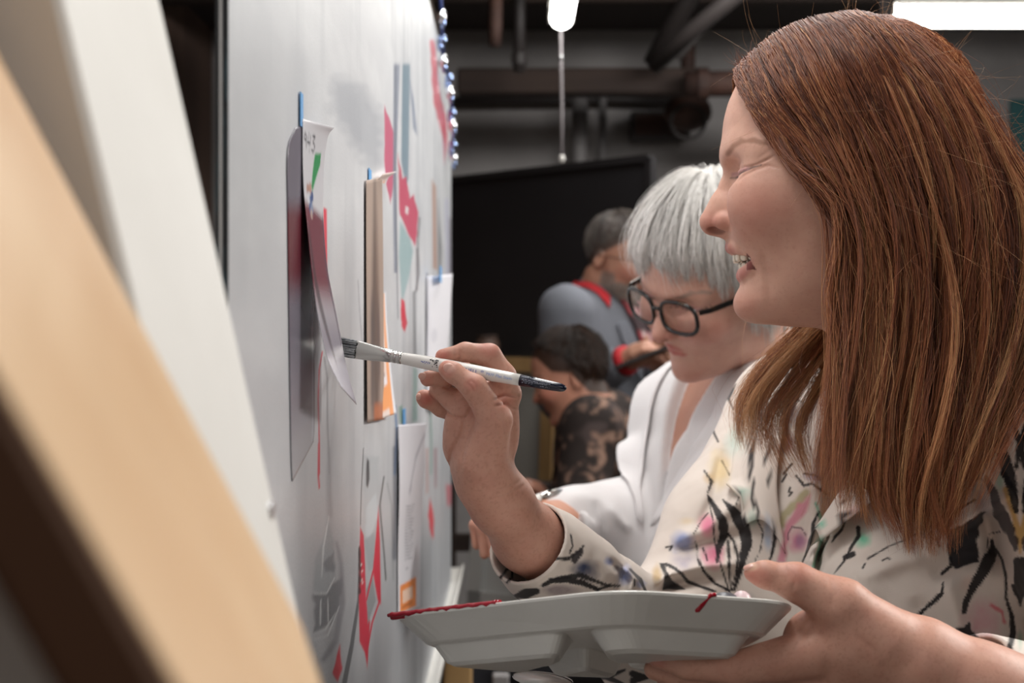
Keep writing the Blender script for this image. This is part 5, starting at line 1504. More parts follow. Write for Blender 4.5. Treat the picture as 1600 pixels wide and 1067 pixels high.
    for pts, w in [([(1118, 640), (1112, 668), (1122, 690)], (1, 2, 1)), ([(1150, 600), (1138, 622), (1146, 640)], (1, 2.5, 1)), ([(1172, 655), (1180, 690), (1172, 730)], (1, 3, 1)), ([(1128, 720), (1140, 742)], 1.2), ([(1100, 735), (1112, 752), (1106, 770)], (1, 2.4, 1)),
                   ([(1205, 690), (1196, 720), (1206, 746)], (1, 2.2, 1)), ([(1160, 760), (1150, 790)], 1.2), ([(1220, 600), (1228, 640), (1240, 650)], (2, 3, 1)), ([(1212, 570), (1236, 585)], (1.5, 3, 1.5)), ([(860, 905), (905, 898), (950, 915)], (2, 4, 2)),
                   ([(985, 890), (1000, 905), (1012, 930)], (2, 3, 1.5)), ([(960, 925), (985, 938), (1010, 935)], (2, 5, 2)), ([(1040, 1040), (1080, 1055), (1120, 1045)], (2, 6, 2)), ([(900, 1035), (940, 1050)], (2, 4, 2))]:
        p.stroke(pts, w, INK, 1.5, .95, .6)
    p.blob(1150, 690, 22, 30, '#a8cfc2', .5, 0, .7, .35, 5); p.blob(1128, 740, 16, 26, '#d8bd8a', .6, 0, .7, .35, 6); p.blob(1188, 640, 16, 22, '#b9aab8', .5, 0, .7, .35, 7)
    # print beyond the traced area: the same kind of marks, repeated smaller
    return p.C
cloth_mat = material('printed_cotton', rough=0.72, spec=0.25, attr=True, bump=(1400, 0.25, 2, 0.0004), Sheen_Weight=0.15)
Vb, Fb = mesh_sdf(blouse_f, (-.02, .84, 1.04), (.56, 1.50, 1.47), .00155, project=1)
blouseC = blouse_print(proj(Vb).astype(np.float32))
VV, FF, CC, n = [], [], [], 0
for v, f, c in body_parts:
    VV.append(v); FF.append(f + n); CC.append(c); n += len(v)
red = mk('person', np.vstack(VV), np.vstack(FF), skin_mat, None, True, np.vstack(CC))
tag(red, 'smiling woman with long auburn hair and printed blouse painting with a white brush', 'person')
mk('blouse', Vb, Fb, cloth_mat, red, True, blouseC)
def collar(sg):
    inner = [(0, -.085, .088), (.060, -.065, .088), (.086, -.01, .066), (.074, .05, .022), (.045, .096, -.06), (.014, .112, -.125)]
    outer = [(0, -.118, .045), (.088, -.098, .045), (.132, -.012, .025), (.124, .062, -.022), (.088, .112, -.072), (.050, .128, -.105)]
    I = cat_rom(np.array([[(sg * x, y, z) for x, y, z in inner]]), 40)[0]
    O = cat_rom(np.array([[(sg * x, y, z) for x, y, z in outer]]), 40)[0]
    s = np.linspace(0, 1, 16)[:, None, None]
    G = I[None] * (1 - s) + O[None] * s
    G[..., 2] += .016 * np.sin(s[..., 0] * math.pi)
    G = Ms + G @ TR.T
    P = G.reshape(-1, 3).astype(np.float32)
    for _ in range(3):                     # rests on the cloth beneath
        d = evalf(blouse_f, P); e = .002
        gr = np.stack([evalf(blouse_f, P + np.eye(3, dtype=np.float32)[k] * e) - d for k in range(3)], 1) / e
        P = P + gr * np.maximum(0, .0035 - d)[:, None]
    V, F = slab(P.reshape(16, 40, 3), .0014)
    return mk('collar', V, F, cloth_mat, red, True, blouse_print(proj(V).astype(np.float32)))
collar(1); collar(-1)
nail_m = material('fingernail', '#d9a898', rough=.28, spec=.5)
def nail(fr, c, r, ang, name='fingernail'):
    ca, sa = math.cos(math.radians(ang)), math.sin(math.radians(ang))
    R = fr.R @ np.array([[ca, -sa, 0], [sa, ca, 0], [0, 0, 1]])
    MB().ball(fr.out(c)[0], tuple(x * fr.s for x in r), R, 16, 10).build(name, nail_m, red, True)
nail(HRF, (704, 576, -41.5), (11.5, 8.5, 4.6), 38)
nail(HRF, (660, 588, 9), (7, 6, 5), 0); nail(HRF, (654, 621, 42), (6, 6, 6), 10)
nail(HLF, (1177, 885.5, -24), (14, 6.5, 9), -6)
gum_pts = [RH.out((1198 - 40 * math.cos(a), 396, 42 * math.sin(a)))[0] for a in np.linspace(-1.4, 1.4, 15)]
gums = MB().tube(gum_pts, 4 * RH.s).build('gums', gum_mat, red, True)
def teeth(v0, hgt, u0, half, parent):
    x = 0
    for k, wd in enumerate((16, 12.5, 14, 12, 12)):
        c = x + wd / 2; x += wd + .4
        for sg in (-1, 1):
            a = c / half * 1.05
            p = A(u0 + half * (1 - math.cos(a)), v0 + hgt / 2 - k * .8, sg * half * math.sin(a))
            e1 = A(math.sin(a), 0, sg * math.cos(a)); e2 = A(0, 1, 0); e3 = np.cross(e1, e2)
            R = RH.R @ np.stack([e1, e2, e3], 1)
            th = MB().ball((0, 0, 0), (1, 1, 1), None, 12, 8)
            Vt = np.array(th.V); Vt = np.sign(Vt) * np.abs(Vt) ** .7
            Vt = Vt * np.array([wd / 2, hgt / 2, 4]) * RH.s
            mk('tooth', RH.out(p)[0] + Vt @ R.T, th.F, tooth_mat, parent, True)
teeth(392, 19, 1149, 50, gums)
teeth(411, 12, 1158, 48, gums)
Gu = red_under()
V_, F_ = slab(Gu, .004)
hair_under_mat = material('hair_under', '#4a2617', rough=.6)
mk('hair_mass', V_, F_, hair_under_mat, red, True)
S, R, C = red_hair()
tag(strand_mesh('hair', S, R, C, hair_mat, red), kind='stuff')

# ------------------------------------------------------------------ lower bodies (below the frame)
def lower_body(cx, cy, fwd, top, mat, shoe_mat, parent, scale=1.0, hipw=.165):
    f = nrm(A(fwd[0], fwd[1], 0)); a = A(-f[1], f[0], 0)
    R = np.stack([a, f, A(0, 0, 1)], 1)
    def F(P):
        T = (P - np.array([cx, cy, 0], np.float32)) @ R.astype(np.float32)
        M = np.stack([np.abs(T[:, 0]), T[:, 1], T[:, 2]], 1)
        d = ell(T, (0, -.01, top - .14), (hipw, .125, .2))
        d = smin(d, chain(M, [(.085, 0, top - .2, .09), (.10, .01, .5, .062), (.11, -.01, .06, .05)], .03), .05)
        return np.maximum(np.maximum(d, .05 - P[:, 2]), P[:, 2] - top)
    V, Q = mesh_sdf(F, (cx - .32, cy - .32, .03), (cx + .32, cy + .32, top + .02), .012)
    mk('trousers', V, Q, mat, parent, True)
    for sg in (-1, 1):
        m = MB()
        c = A(cx, cy, 0) + R @ A(sg * .11, .05, .035)
        m.ball(c, (.042, .125, .035), R, 16, 10)
        m.box(A(cx, cy, 0) + R @ A(sg * .11, .05, .012), (.07, .22, .024), R, .01)
        m.build('shoe', shoe_mat, parent, True)
dark_trouser = material('dark_trousers', '#2a2a30', rough=.85)
shoe_mat = material('shoe_leather', '#1c1815', rough=.45)
lower_body(Ms[0] + .01, Ms[1] + .01, tf, 1.08, dark_trouser, shoe_mat, red)
# ================================================================== the other three people
_heads = {}
def head_mesh(male):
    if male not in _heads:
        _heads[male] = mesh_sdf(make_head(False, male=male), (1078, 28, -180), (1590, 700, 180), 3.4)
    return _heads[male]
HC, HR = A(1325, 205, 0), A(191, 167, 148)
def flow_hair(fr, N, n0, theta0, theta1, fall, lay, seed, cols, n=16, rad=.9, clumps=60, curl=0.0, a_rng=(0, 2 * math.pi), gather=.6, down=(0, 1, 0), short=False, wob=3.0):
    """hair combed from a crown n0 over the skull; theta0/theta1/fall are functions of azimuth (0 = face side)"""
    r = np.random.default_rng(seed)
    n0 = nrm(n0); e1 = nrm(A(-1, 0, 0) - n0 * np.dot(A(-1, 0, 0), n0)); e2 = np.cross(n0, e1)
    ca = r.uniform(*a_rng, clumps); a = r.uniform(*a_rng, N)
    ci = np.abs(a[:, None] - ca[None]).argmin(1)
    t = np.linspace(0, 1, n)
    az = a[:, None] + (ca[ci] - a)[:, None] * gather * t[None] ** .7 + r.normal(0, .02, (N, 1)) * t[None]
    th1 = theta1(az); fl = fall(az)
    if short:
        s0 = r.uniform(0, 1, (N, 1)); th = s0 * th1 + t[None] * (short / 170.0)
        over = np.zeros_like(th)
    else:
        arc = th1 * 165; tot = arc + fl
        L = t[None] * tot * r.uniform(.86, 1.0, (N, 1)) * np.clip(1 + r.normal(-.03, .07, clumps)[ci][:, None], .8, 1.08)
        th = np.minimum(L, arc) / 165 + theta0(az) * (1 - t[None])
        over = np.maximum(0, L - arc)
    d = np.cos(th)[..., None] * n0 + np.sin(th)[..., None] * (np.cos(az)[..., None] * e1 + np.sin(az)[..., None] * e2)
    ly = (r.uniform(*lay, (N, 1)) + r.normal(0, .18, clumps)[ci][:, None] * (lay[1] - lay[0])) * np.minimum(1, t * (5 if not short else 2.2) + (.25 if not short else 0))[None]
    P = HC + d * (HR + ly[..., None])
    P = P + over[..., None] * np.array(down) - d * (over[..., None] * curl)
    P = P + np.sin(r.uniform(0, 6.28, (N, 1, 3)) + 6.28 * r.uniform(.6, 2, (N, 1, 1)) * t[None, :, None]) * wob * t[None, :, None]
    S = fr.out(P.reshape(-1, 3)).reshape(N, n, 3)
    R = rad * fr.s * r.uniform(.7, 1.3, (N, 1)) * np.interp(t, [0, .8, 1], [1, .9, .3])[None]
    cl = np.array([lin(c) for c in cols])
    x = np.clip(r.normal(.5, .22, N) + r.normal(0, .12, clumps)[ci], 0, .999) * (len(cols) - 1)
    j = x.astype(int); f = (x - j)[:, None]
    C = np.repeat((cl[j] * (1 - f) + cl[np.minimum(j + 1, len(cl) - 1)] * f)[:, None], n, 1)
    return S, R, C
def torso_f(Msh, R, arms, sx=1.0, zmin=.9, bust=.0, neck=.06, hollow=()):
    def f(P):
        T = (P - Msh.astype(np.float32)) @ R.astype(np.float32)
        M = np.stack([np.abs(T[:, 0]), T[:, 1], T[:, 2]], 1)
        d = ell(T, (0, -.005, -.14), (.175 * sx, .115 * sx, .22))
        d = smin(d, ell(T, (0, 0, -.40), (.165 * sx, .125 * sx, .30)), .06)
        if bust: d = smin(d, ell(M, (.08, .07, -.19), (.075, bust, .085)), .05)
        d = smin(d, cone(M, (.03, -.02, .03), (.15 * sx, -.01, -.02), .058, .062), .05)
        d = smin(d, cone(T, (0, -.025, .0), (0, -.03, .065), .08, neck), .04)
        for ch in arms: d = smin(d, chain(P, ch, .02), .03)
        d = np.maximum(d, zmin - P[:, 2])
        d = d - .004 * (fbm(P, 16, 3, 2) - .5) - .003 * (fbm(P * np.array([1, 1, .35], np.float32), 38, 6, 2) - .5)
        return d
    return f
def basis(l, r):
    a = np.asarray(l) - np.asarray(r); a[2] = 0; a = nrm(a); f = A(a[1], -a[0], 0)
    return np.stack([a, f, A(0, 0, 1)], 1)    # columns: her left, forward, up  (left x up ... forward)
def lapels(parent, fn, Msh, R, mat, inner, outer, name='collar', lift=.004, col=None):
    for sg in (-1, 1):
        I = cat_rom(np.array([[(sg * x, y, z) for x, y, z in inner]]), 30)[0]; O = cat_rom(np.array([[(sg * x, y, z) for x, y, z in outer]]), 30)[0]
        s = np.linspace(0, 1, 12)[:, None, None]
        G = I[None] * (1 - s) + O[None] * s
        P = (Msh + G @ R.T).reshape(-1, 3).astype(np.float32)
        for _ in range(4):
            d = evalf(fn, P); e = .003
            gr = np.stack([evalf(fn, P + np.eye(3, dtype=np.float32)[k] * e) - d for k in range(3)], 1) / e
            P = P + gr * np.maximum(0, lift - d)[:, None]
        V, F = slab(P.reshape(12, 30, 3), .0025)
        mk(name, V, F, mat, parent, True, None if col is None else np.tile(lin(col), (len(V), 1)))
def arm_skin(pts):
    def f(P): return chain(P, pts, .012)
    return f
def simple_hand(wrist, fwd, palm_n, scale=1.0, curl=.6):
    """a small hand: palm, four curled fingers of unequal length and a thumb, as one field"""
    f = nrm(fwd); n = nrm(np.asarray(palm_n, float) - np.dot(palm_n, f) * f); s = np.cross(f, n)
    w = np.asarray(wrist, float); k = scale
    ch = [[(*(w + f * .0 * k), .026 * k), (*(w + f * .05 * k), .030 * k), (*(w + f * .075 * k), .027 * k)]]
    for i, (L, r) in enumerate(((.072, .0085), (.080, .009), (.074, .0085), (.058, .0075))):
        b = w + f * .085 * k + s * (.027 - .018 * i) * k
        m = b + (f * math.cos(curl * .8) + n * math.sin(curl * .8)) * L * .5 * k
        e = m + (f * math.cos(curl * 2) + n * math.sin(curl * 2)) * L * .45 * k
        ch.append([(*(b - f * .03 * k), r * 1.1 * k), (*b, r * k), (*m, r * .92 * k), (*e, r * .75 * k)])
    b = w + f * .03 * k + s * .028 * k
    m = b + (f * .7 + s * .5 + n * .5) * .04 * k; e = m + (f * .8 + n * .6) * .032 * k
    ch.append([(*(b - f * .01 * k), .015 * k), (*m, .011 * k), (*e, .0085 * k)])
    def fn(P):
        d = None
        for c in ch:
            x = chain(P, c, .004); d = x if d is None else smin(d, x, .007)
        return d
    return fn
def whole_body(fr, male, paint, torso, shrink, arms, hands, lo, hi, h, tone):
    head = make_head(False, male=male)
    def f(P):
        P = P.astype(np.float32)
        d = torso(P) + shrink
        L = fr.inn(P).astype(np.float32)
        near = np.nonzero((np.abs(L - np.array([1335, 360, 0], np.float32)) < np.array([330, 420, 260], np.float32)).all(1))[0]
        if len(near):
            d[near] = smin(d[near], head(L[near]) * np.float32(fr.s), .012)
        for a in arms: d = smin(d, chain(P, a, .012), .01)
        for g in hands: d = smin(d, g(P), .008)
        return d
    V, Q = mesh_sdf(f, lo, hi, h)
    L = fr.inn(V)
    C = flat_col(V, tone)
    hd = np.nonzero((np.abs(L - np.array([1335, 320, 0])) < np.array([265, 300, 190])).all(1) & (L[:, 1] < 600))[0]
    k = sstep(600, 520, L[hd, 1])[:, None]
    C[hd] = paint(L[hd]) * k + C[hd] * (1 - k)
    return V, Q, C
def person(label, parts, group=None):
    VV, FF, CC, n = [], [], [], 0
    for v, f, c in parts:
        VV.append(v); FF.append(f + n); CC.append(c); n += len(v)
    o = mk('person', np.vstack(VV), np.vstack(FF), skin_mat, None, True, np.vstack(CC))
    return tag(o, label, 'person', group)
def bbox(pts, m): p = np.array(pts)[:, :3]; return p.min(0) - m, p.max(0) + m
def flat_col(V, c, c2='#a8695a'):
    p = Paint(V[:, [0, 2]].astype(np.float32), c)
    p.mix(np.arange(len(V)), np.clip(.5 * (fbm(V, 40, 2) - .3), 0, 1), c2)
    return p.C

# ------------------------------------------------------------------ woman with white hair, glasses and a white coat
def woman_white():
    fr = look_frame(W(1120, 436, 1.74), A(-.80, -.50, -.42), A(-.10, -.40, 1), .000500, (1318, 285, 0))
    Rs, Ls = W(1068, 640, 1.96), W(1225, 655, 1.74)
    Msh = (Rs + Ls) / 2; R = basis(Ls, Rs)
    ra = [(*Rs, .062), (*W(1016, 832, 1.96), .056), (*W(960, 820, 1.88), .056), (*W(892, 815, 1.80), .046)]
    la = [(*Ls, .062), (*W(1240, 900, 1.62), .056), (*W(1140, 1000, 1.55), .045)]
    fa = [(*W(1016, 832, 1.96), .036), (*W(880, 818, 1.79), .030), (*W(846, 815, 1.74), .026)]
    hf = simple_hand(W(846, 815, 1.74), nrm(W(795, 802, 1.69) - W(846, 815, 1.74)), A(.3, .2, -1), .92, .9)
    fn = torso_f(Msh, R, [ra, la], 1.0, .98, .085, .052)
    inner = torso_f(Msh, R, [ra[:2], la[:2]], 1.0, .98, .085, .052)
    lo, hi = bbox(ra + la + fa + [(*(Msh + A(-.25, -.25, -.3)), 0), (*(Msh + A(.25, .25, .45)), 0)], .07); lo[2] = 1.05; lo -= A(.08, .1, 0)
    parts = [whole_body(fr, False, lambda L: paint_head(L, '#cfa290', '#b4464a', False, brow='#8d7f76'), inner, .020, [fa], [hf], lo, hi, .0021, '#c4937d')]
    o = person('white-haired woman in black glasses and a white coat bending towards the panel', parts)
    coat = material('white_coat', '#e2dfdf', rough=.8, spec=.2, bump=(300, .2, 3, .0006), Sheen_Weight=.2)
    def fn2(P):                            # open V at the neck, the cuffs turned back
        d = fn(P)
        T = (P - Msh.astype(np.float32)) @ R.astype(np.float32)
        Q = proj(P).astype(np.float32)
        g = 4.5 * groove(Q, [(1075, 660), (1082, 760), (1080, 900)], 5) - 3 * groove(Q, [(1092, 690), (1098, 800), (1090, 900)], 7)
        g = g - 6 * groove(Q, [(905, 790), (915, 815), (918, 850)], 7) + 6 * groove(Q, [(928, 780), (940, 820), (935, 870)], 7) - 5 * groove(Q, [(950, 790), (985, 830)], 7)
        g = g + 4 * groove(Q, [(1030, 640), (1020, 760), (1025, 900)], 14) - 4 * groove(Q, [(1052, 640), (1050, 760), (1056, 900)], 12)
        vcut = smax(np.abs(T[:, 0]) * 1.0 - np.maximum(0, (T[:, 2] + .135)) * .24, -(T[:, 1] - .02), .01)
        vcut = smax(vcut, -(T[:, 2] + .14), .01)
        return smax(d + g * .0012, -np.maximum(vcut, -(d + .022)), .006)
    lo, hi = bbox(ra + la + [(*(Msh + A(-.25, -.25, -.4)), 0), (*(Msh + A(.25, .25, .12)), 0)], .08); lo[2] = .97
    v, q = mesh_sdf(fn2, lo, hi, .0042)
    mk('coat', v, q, coat, o, True)
    lapels(o, fn, Msh, R, coat, [(0, -.09, .075), (.058, -.065, .08), (.080, -.005, .055), (.074, .06, .0), (.050, .10, -.06), (.012, .12, -.14)],
           [(0, -.12, .035), (.09, -.095, .04), (.125, -.005, .015), (.130, .075, -.035), (.105, .112, -.055), (.030, .128, -.135)], lift=.005)
    for k, z in enumerate((-.19, -.27)):
        P = Msh + R @ A(-.012, .2, z)
        for _ in range(12): P = P + R @ A(0, -.015, 0) if evalf(fn, P[None].astype(np.float32))[0] > .008 else P
        MB().tube([P, P + R @ A(0, .004, 0)], .006, 14).build('button', M['white_enamel'], o)
    grey_in = material('grey_vest', '#8e8d90', rough=.9)
    def vest(P):
        T = (P - Msh.astype(np.float32)) @ R.astype(np.float32)
        return np.maximum(np.maximum(fn(P) + .016, T[:, 2] + .07), -(T[:, 2] + .22)) 
    v, q = mesh_sdf(vest, Msh - .2 + A(0, 0, -.06), Msh + .2, .006); mk('vest', v, q, grey_in, o, True)
    hm = hair_mat
    cols = ['#a5a29e', '#c9c6c1', '#dfdcd7', '#efece8', '#faf8f4']
    side = lambda az: np.abs((az + math.pi) % (2 * math.pi) - math.pi)      # 0 face .. pi back
    th1 = lambda az: np.interp(side(az), [0, .5, .8, 1.15, 1.6, 3.15], [1.42, 1.42, 1.44, 1.55, 1.75, 1.9])
    fall = lambda az: np.interp(side(az), [0, .6, .85, 1.25, 1.7, 3.15], [80, 80, 90, 165, 190, 140])
    pts = [flow_hair(fr, 4200, A(.18, -.98, .1), lambda a: 0 * a + .04, th1, fall, (6, 26), 1, cols, rad=.95, clumps=85, curl=.12),
           flow_hair(fr, 1500, A(.18, -.98, .1), lambda a: 0 * a + .02, th1, fall, (20, 36), 2, cols, rad=.8, clumps=60, curl=.1, gather=.4, wob=6),
           flow_hair(fr, 300, A(.18, -.98, .1), lambda a: 0 * a + .05, th1, fall, (26, 50), 3, cols[2:], rad=.4, clumps=250, curl=0, gather=.1, wob=14)]
    S = np.concatenate([p[0] for p in pts]); Rr = np.concatenate([p[1] for p in pts]); Cc = np.concatenate([p[2] for p in pts])
    tag(strand_mesh('hair', S, Rr, Cc, hm, o), kind='stuff')
    # dense cap beneath
    az = np.linspace(0, 2 * math.pi, 73); tt = np.linspace(0, 1, 26)
    n0 = nrm(A(.18, -.98, .1)); e1 = nrm(A(-1, 0, 0) - n0 * np.dot(A(-1, 0, 0), n0)); e2 = np.cross(n0, e1)
    AZ = np.repeat(az[None], 26, 0); arc = th1(AZ) * 165; L = tt[:, None] * (arc + fall(AZ) * .9)
    th = np.minimum(L, arc) / 165; ov = np.maximum(0, L - arc)
    d = np.cos(th)[..., None] * n0 + np.sin(th)[..., None] * (np.cos(AZ)[..., None] * e1 + np.sin(AZ)[..., None] * e2)
    G = HC + d * (HR + 7) + ov[..., None] * A(0, 1, 0) - d * ov[..., None] * .12
    v, q = slab(fr.out(G.reshape(-1, 3)).reshape(G.shape), .0025)
    mk('hair_mass', v, q, material('white_hair_under', '#aaa8a4', rough=.7), o, True)
    # spectacles
    g = empty('spectacles', fr.out((1130, 280, 0))[0]); g.parent = None
    acet = material('black_acetate', '#14110f', rough=.2, spec=.6, noise=(60, '#4a3420', (.55, .75)))
    lens_m = material('lens', (1, 1, 1), rough=.02, Transmission_Weight=1.0, IOR=1.08)
    tag(g, 'black-framed spectacles worn by the white-haired woman', 'glasses')
    for sg in (-1, 1):
        ring = []
        for t in np.linspace(0, 2 * math.pi, 37):
            c, s_ = math.cos(t), math.sin(t)
            x = sg * 66 + 52 * np.sign(c) * abs(c) ** .72; y = 288 + 41 * np.sign(s_) * abs(s_) ** .72
            ring.append(fr.out((1117 + .0022 * (x * x) * .55, y, x))[0])
        MB().tube(ring, 5.2 * fr.s, 8, False).build('rim', acet, g, True)
        cen = np.mean(ring[:-1], 0)
        nrm_ = fr.R @ A(-1, 0, 0)
        Vl = [cen + nrm_ * .0002] + ring[:-1]; Vl2 = [p - nrm_ * .0012 for p in Vl]
        k = len(Vl); Fl = [[0, 1 + i, 1 + (i + 1) % (k - 1)] for i in range(k - 1)] + [[k, k + 1 + (i + 1) % (k - 1), k + 1 + i] for i in range(k - 1)]
        Fl += [[1 + i, k + 1 + i, k + 1 + (i + 1) % (k - 1), 1 + (i + 1) % (k - 1)] for i in range(k - 1)]
        mk('lens', np.array(Vl + Vl2), Fl, lens_m, g, False)
        tpts = [fr.out(p)[0] for p in ((1140, 268, sg * 121), (1160, 266, sg * 138), (1240, 270, sg * 150), (1330, 276, sg * 152), (1370, 300, sg * 150), (1385, 330, sg * 148))]
        m = MB()
        for a_, b_ in zip(tpts[:-1], tpts[1:]): m.beam(a_, b_, 13 * fr.s, 5 * fr.s, up=fr.R @ A(0, 0, 1), bev=.0004)
        m.build('temple', acet, g)
    MB().tube([fr.out(p)[0] for p in ((1118, 276, -16), (1112, 272, 0), (1118, 276, 16))], 5 * fr.s, 8).build('bridge', acet, g, True)
    lower_body(Msh[0] + .02, Msh[1], R[:, 1], 1.02, dark_trouser, shoe_mat, o)
    # the brush she holds
    b = empty('slim_brush', W(838, 778, 1.70)); tag(b, 'slim silver-tipped brush in the white-haired woman\'s hand', 'brush')
    p0, p1, p2, p3 = W(790, 796, 1.655), W(842, 777.5, 1.69), W(868, 768.5, 1.71), W(878, 765, 1.717)
    MB().tube([p0, p1], [.0045, .005], 12).build('handle', white_gloss, b, True)
    MB().tube([p1, p2], [.0056, .005], 12).build('ferrule', chrome, b, True)
    MB().tube([p2, p3], [.0046, .0012], 12).build('bristles', bristle_m, b, True)
    return o
woman_white()

# ------------------------------------------------------------------ grey-haired man with a beard
def man_grey():
    fr = look_frame(W(966, 405, 3.85), A(.80, -.55, -.22), A(.05, 0, 1), .000515, (1318, 285, 0))
    V, F = head_mesh(True)
    def paint_man(L):
        C = paint_head(L, '#b98a74', '#96605a', False, brow='#6b5a50', beard='#7d726b')
        p = Paint(L[:, :2].astype(np.float32), C)
        hl = np.interp(L[:, 0], [1130, 1180, 1240, 1330, 1400, 1520], [120, 128, 200, 262, 330, 400])
        p.mix(np.arange(len(L)), .9 * sstep(6, -8, L[:, 1] - hl) * (L[:, 1] < 430), '#4b4340')
        return p.C
    Rs, Ls = W(885, 488, 3.72), W(1015, 492, 4.06)
    Msh = (Rs + Ls) / 2; R = basis(Ls, Rs)
    ra = [(*Rs, .075), (*W(880, 618, 3.74), .066), (*W(962, 572, 3.60), .047)]
    la = [(*Ls, .075), (*W(1070, 640, 4.0), .066), (*W(1040, 580, 3.75), .047)]
    hands, fas = [], []
    for pts in ([ra[1], ra[2]], [la[1], la[2]]):
        a, b = np.array(pts[0][:3]), np.array(pts[1][:3]); w = b + nrm(b - a) * .02
        hands.append(simple_hand(w, nrm(b - a) + A(.25, 0, .05), A(.1, 0, -1) if pts[0] is ra[1] else A(0, 0, 1), 1.05, .5)); fas.append([(*a, .045), (*w, .03)])
    fn = torso_f(Msh, R, [ra, la], 1.12, .92, 0, .06)
    lo, hi = bbox(ra + la + [(*(Msh + A(-.28, -.28, -.4)), 0), (*(Msh + A(.28, .28, .1)), 0)], .1)
    lo2, hi2 = lo - A(0, .12, 0), hi + A(.12, .05, 0); hi2[2] = Msh[2] + .42; lo2[2] = 1.0
    o = person('grey-haired bearded man in a grey jacket looking down at a tablet', [whole_body(fr, True, paint_man, torso_f(Msh, R, [ra[:2], la[:2]], 1.12, .92, 0, .06), .02, fas, hands, lo2, hi2, .0042, '#b98a74')])
    jm = material('grey_jacket', rough=.9, spec=.15, attr=True, bump=(200, .3, 3, .001))
    lo[2] = .9
    v, q = mesh_sdf(fn, lo, hi, .0085)
    T = (v - Msh) @ R
    pc = Paint(T[:, [0, 2]].astype(np.float32), '#70737b')
    pc.mix(np.arange(len(v)), .9 * (T[:, 1] > .03) * sstep(.0, -.006, np.abs(T[:, 0]) - np.maximum(0, T[:, 2] + .24) * .24), '#5a3a3c')
    mk('jacket', v, q, jm, o, True, pc.C)
    redm = material('red_collar', '#b01c26', rough=.8)
    lapels(o, fn, Msh, R, redm, [(0, -.10, .085), (.062, -.07, .088), (.086, -.005, .062), (.080, .035, .03)],
           [(0, -.125, .06), (.085, -.09, .06), (.108, -.005, .035), (.104, .045, .0)], lift=.005)
    lapels(o, fn, Msh, R, jm, [(.068, .085, -.03), (.055, .11, -.09), (.035, .13, -.17), (.01, .14, -.25)],
           [(.105, .085, -.03), (.100, .11, -.08), (.075, .13, -.15), (.03, .14, -.25)], name='lapel', lift=.006, col='#686b73')
    sm = material('plaid_scarf', rough=.9, attr=True)
    s_pts = [(.055, -.01, .075), (.058, .05, .03), (.05, .10, -.04), (.03, .13, -.12), (.02, .142, -.2), (.015, .145, -.27)]
    o_pts = [(.03, -.01, .08), (.02, .062, .035), (.006, .115, -.04), (-.005, .14, -.12), (-.01, .148, -.2), (-.012, .15, -.27)]
    for sg in (-1, 1):
        I = cat_rom(np.array([[(sg * x, y, z) for x, y, z in s_pts]]), 30)[0]; O = cat_rom(np.array([[(sg * x, y, z) for x, y, z in o_pts]]), 30)[0]
        s = np.linspace(0, 1, 9)[:, None, None]
        P = (Msh + (I[None] * (1 - s) + O[None] * s) @ R.T).reshape(-1, 3).astype(np.float32)
        for _ in range(4):
            d = evalf(fn, P); e = .004
            gr = np.stack([evalf(fn, P + np.eye(3, dtype=np.float32)[k] * e) - d for k in range(3)], 1) / e
            P = P + gr * np.maximum(0, .009 - d)[:, None]
        vv, ff = slab(P.reshape(9, 30, 3), .004)
        st = np.stack([np.repeat(np.linspace(0, 1, 9), 30), np.tile(np.linspace(0, 1, 30), 9)], 1); st = np.vstack([st, st])
        cc = np.where(((st[:, 0] * 3).astype(int) % 2 == 0)[:, None], lin('#8d3a40')[None], lin('#b8a6a4')[None])
        cc = np.where(((st[:, 1] * 9).astype(int) % 3 == 0)[:, None], lin('#3a2c30')[None], cc)
        mk('scarf', vv, ff, sm, o, True, cc)
    cuff = np.array(ra[2][:3]); cd = nrm(cuff - np.array(ra[1][:3]))
    MB().tube([cuff + cd * .030, cuff + cd * .048], [.040, .037], 20).build('shirt_cuff', redm, o, True)
    side = lambda az: np.abs((az + math.pi) % (2 * math.pi) - math.pi)
    th1 = lambda az: np.interp(side(az), [0, .6, 1.1, 1.7, 3.15], [.95, 1.0, 1.35, 1.5, 2.0])
    z0 = lambda az: 0 * az
    pts = [flow_hair(fr, 2600, A(.35, -.94, 0), z0, th1, z0, (4, 16), 5, ['#2e2826', '#4a423e', '#6a625c', '#8d857d'], n=6, rad=1.6, clumps=120, short=46, gather=.2, wob=2)]
    r = np.random.default_rng(8); N = 700                       # beard
    src = V[(V[:, 0] < 1285) & (V[:, 1] > 405) & (V[:, 1] < 512) & ((np.abs(V[:, 2]) > 34) | (V[:, 1] > 440))]
    rt = src[r.integers(0, len(src), N)]
    dr = nrm(A(-.5, .9, 0)) + np.stack([0 * rt[:, 0], 0 * rt[:, 0], rt[:, 2] / 160], 1)
    t = np.linspace(0, 1, 5)[None, :, None]
    B = rt[:, None] + dr[:, None] * t * r.uniform(10, 26, (N, 1, 1))
    pts.append((fr.out(B.reshape(-1, 3)).reshape(N, 5, 3), np.full((N, 5), 1.5 * fr.s), np.tile(lin('#8a817a'), (N, 5, 1))))
    tag(strand_mesh('hair', pts[0][0], pts[0][1], pts[0][2], hair_mat, o), kind='stuff')
    tag(strand_mesh('beard', pts[1][0], pts[1][1], pts[1][2], hair_mat, o), kind='stuff')
    lower_body(Msh[0], Msh[1], R[:, 1], .98, dark_trouser, shoe_mat, o, hipw=.175)
    g = empty('thin_spectacles', fr.out((1130, 280, 0))[0]); tag(g, 'thin wire spectacles worn by the bearded man', 'glasses')
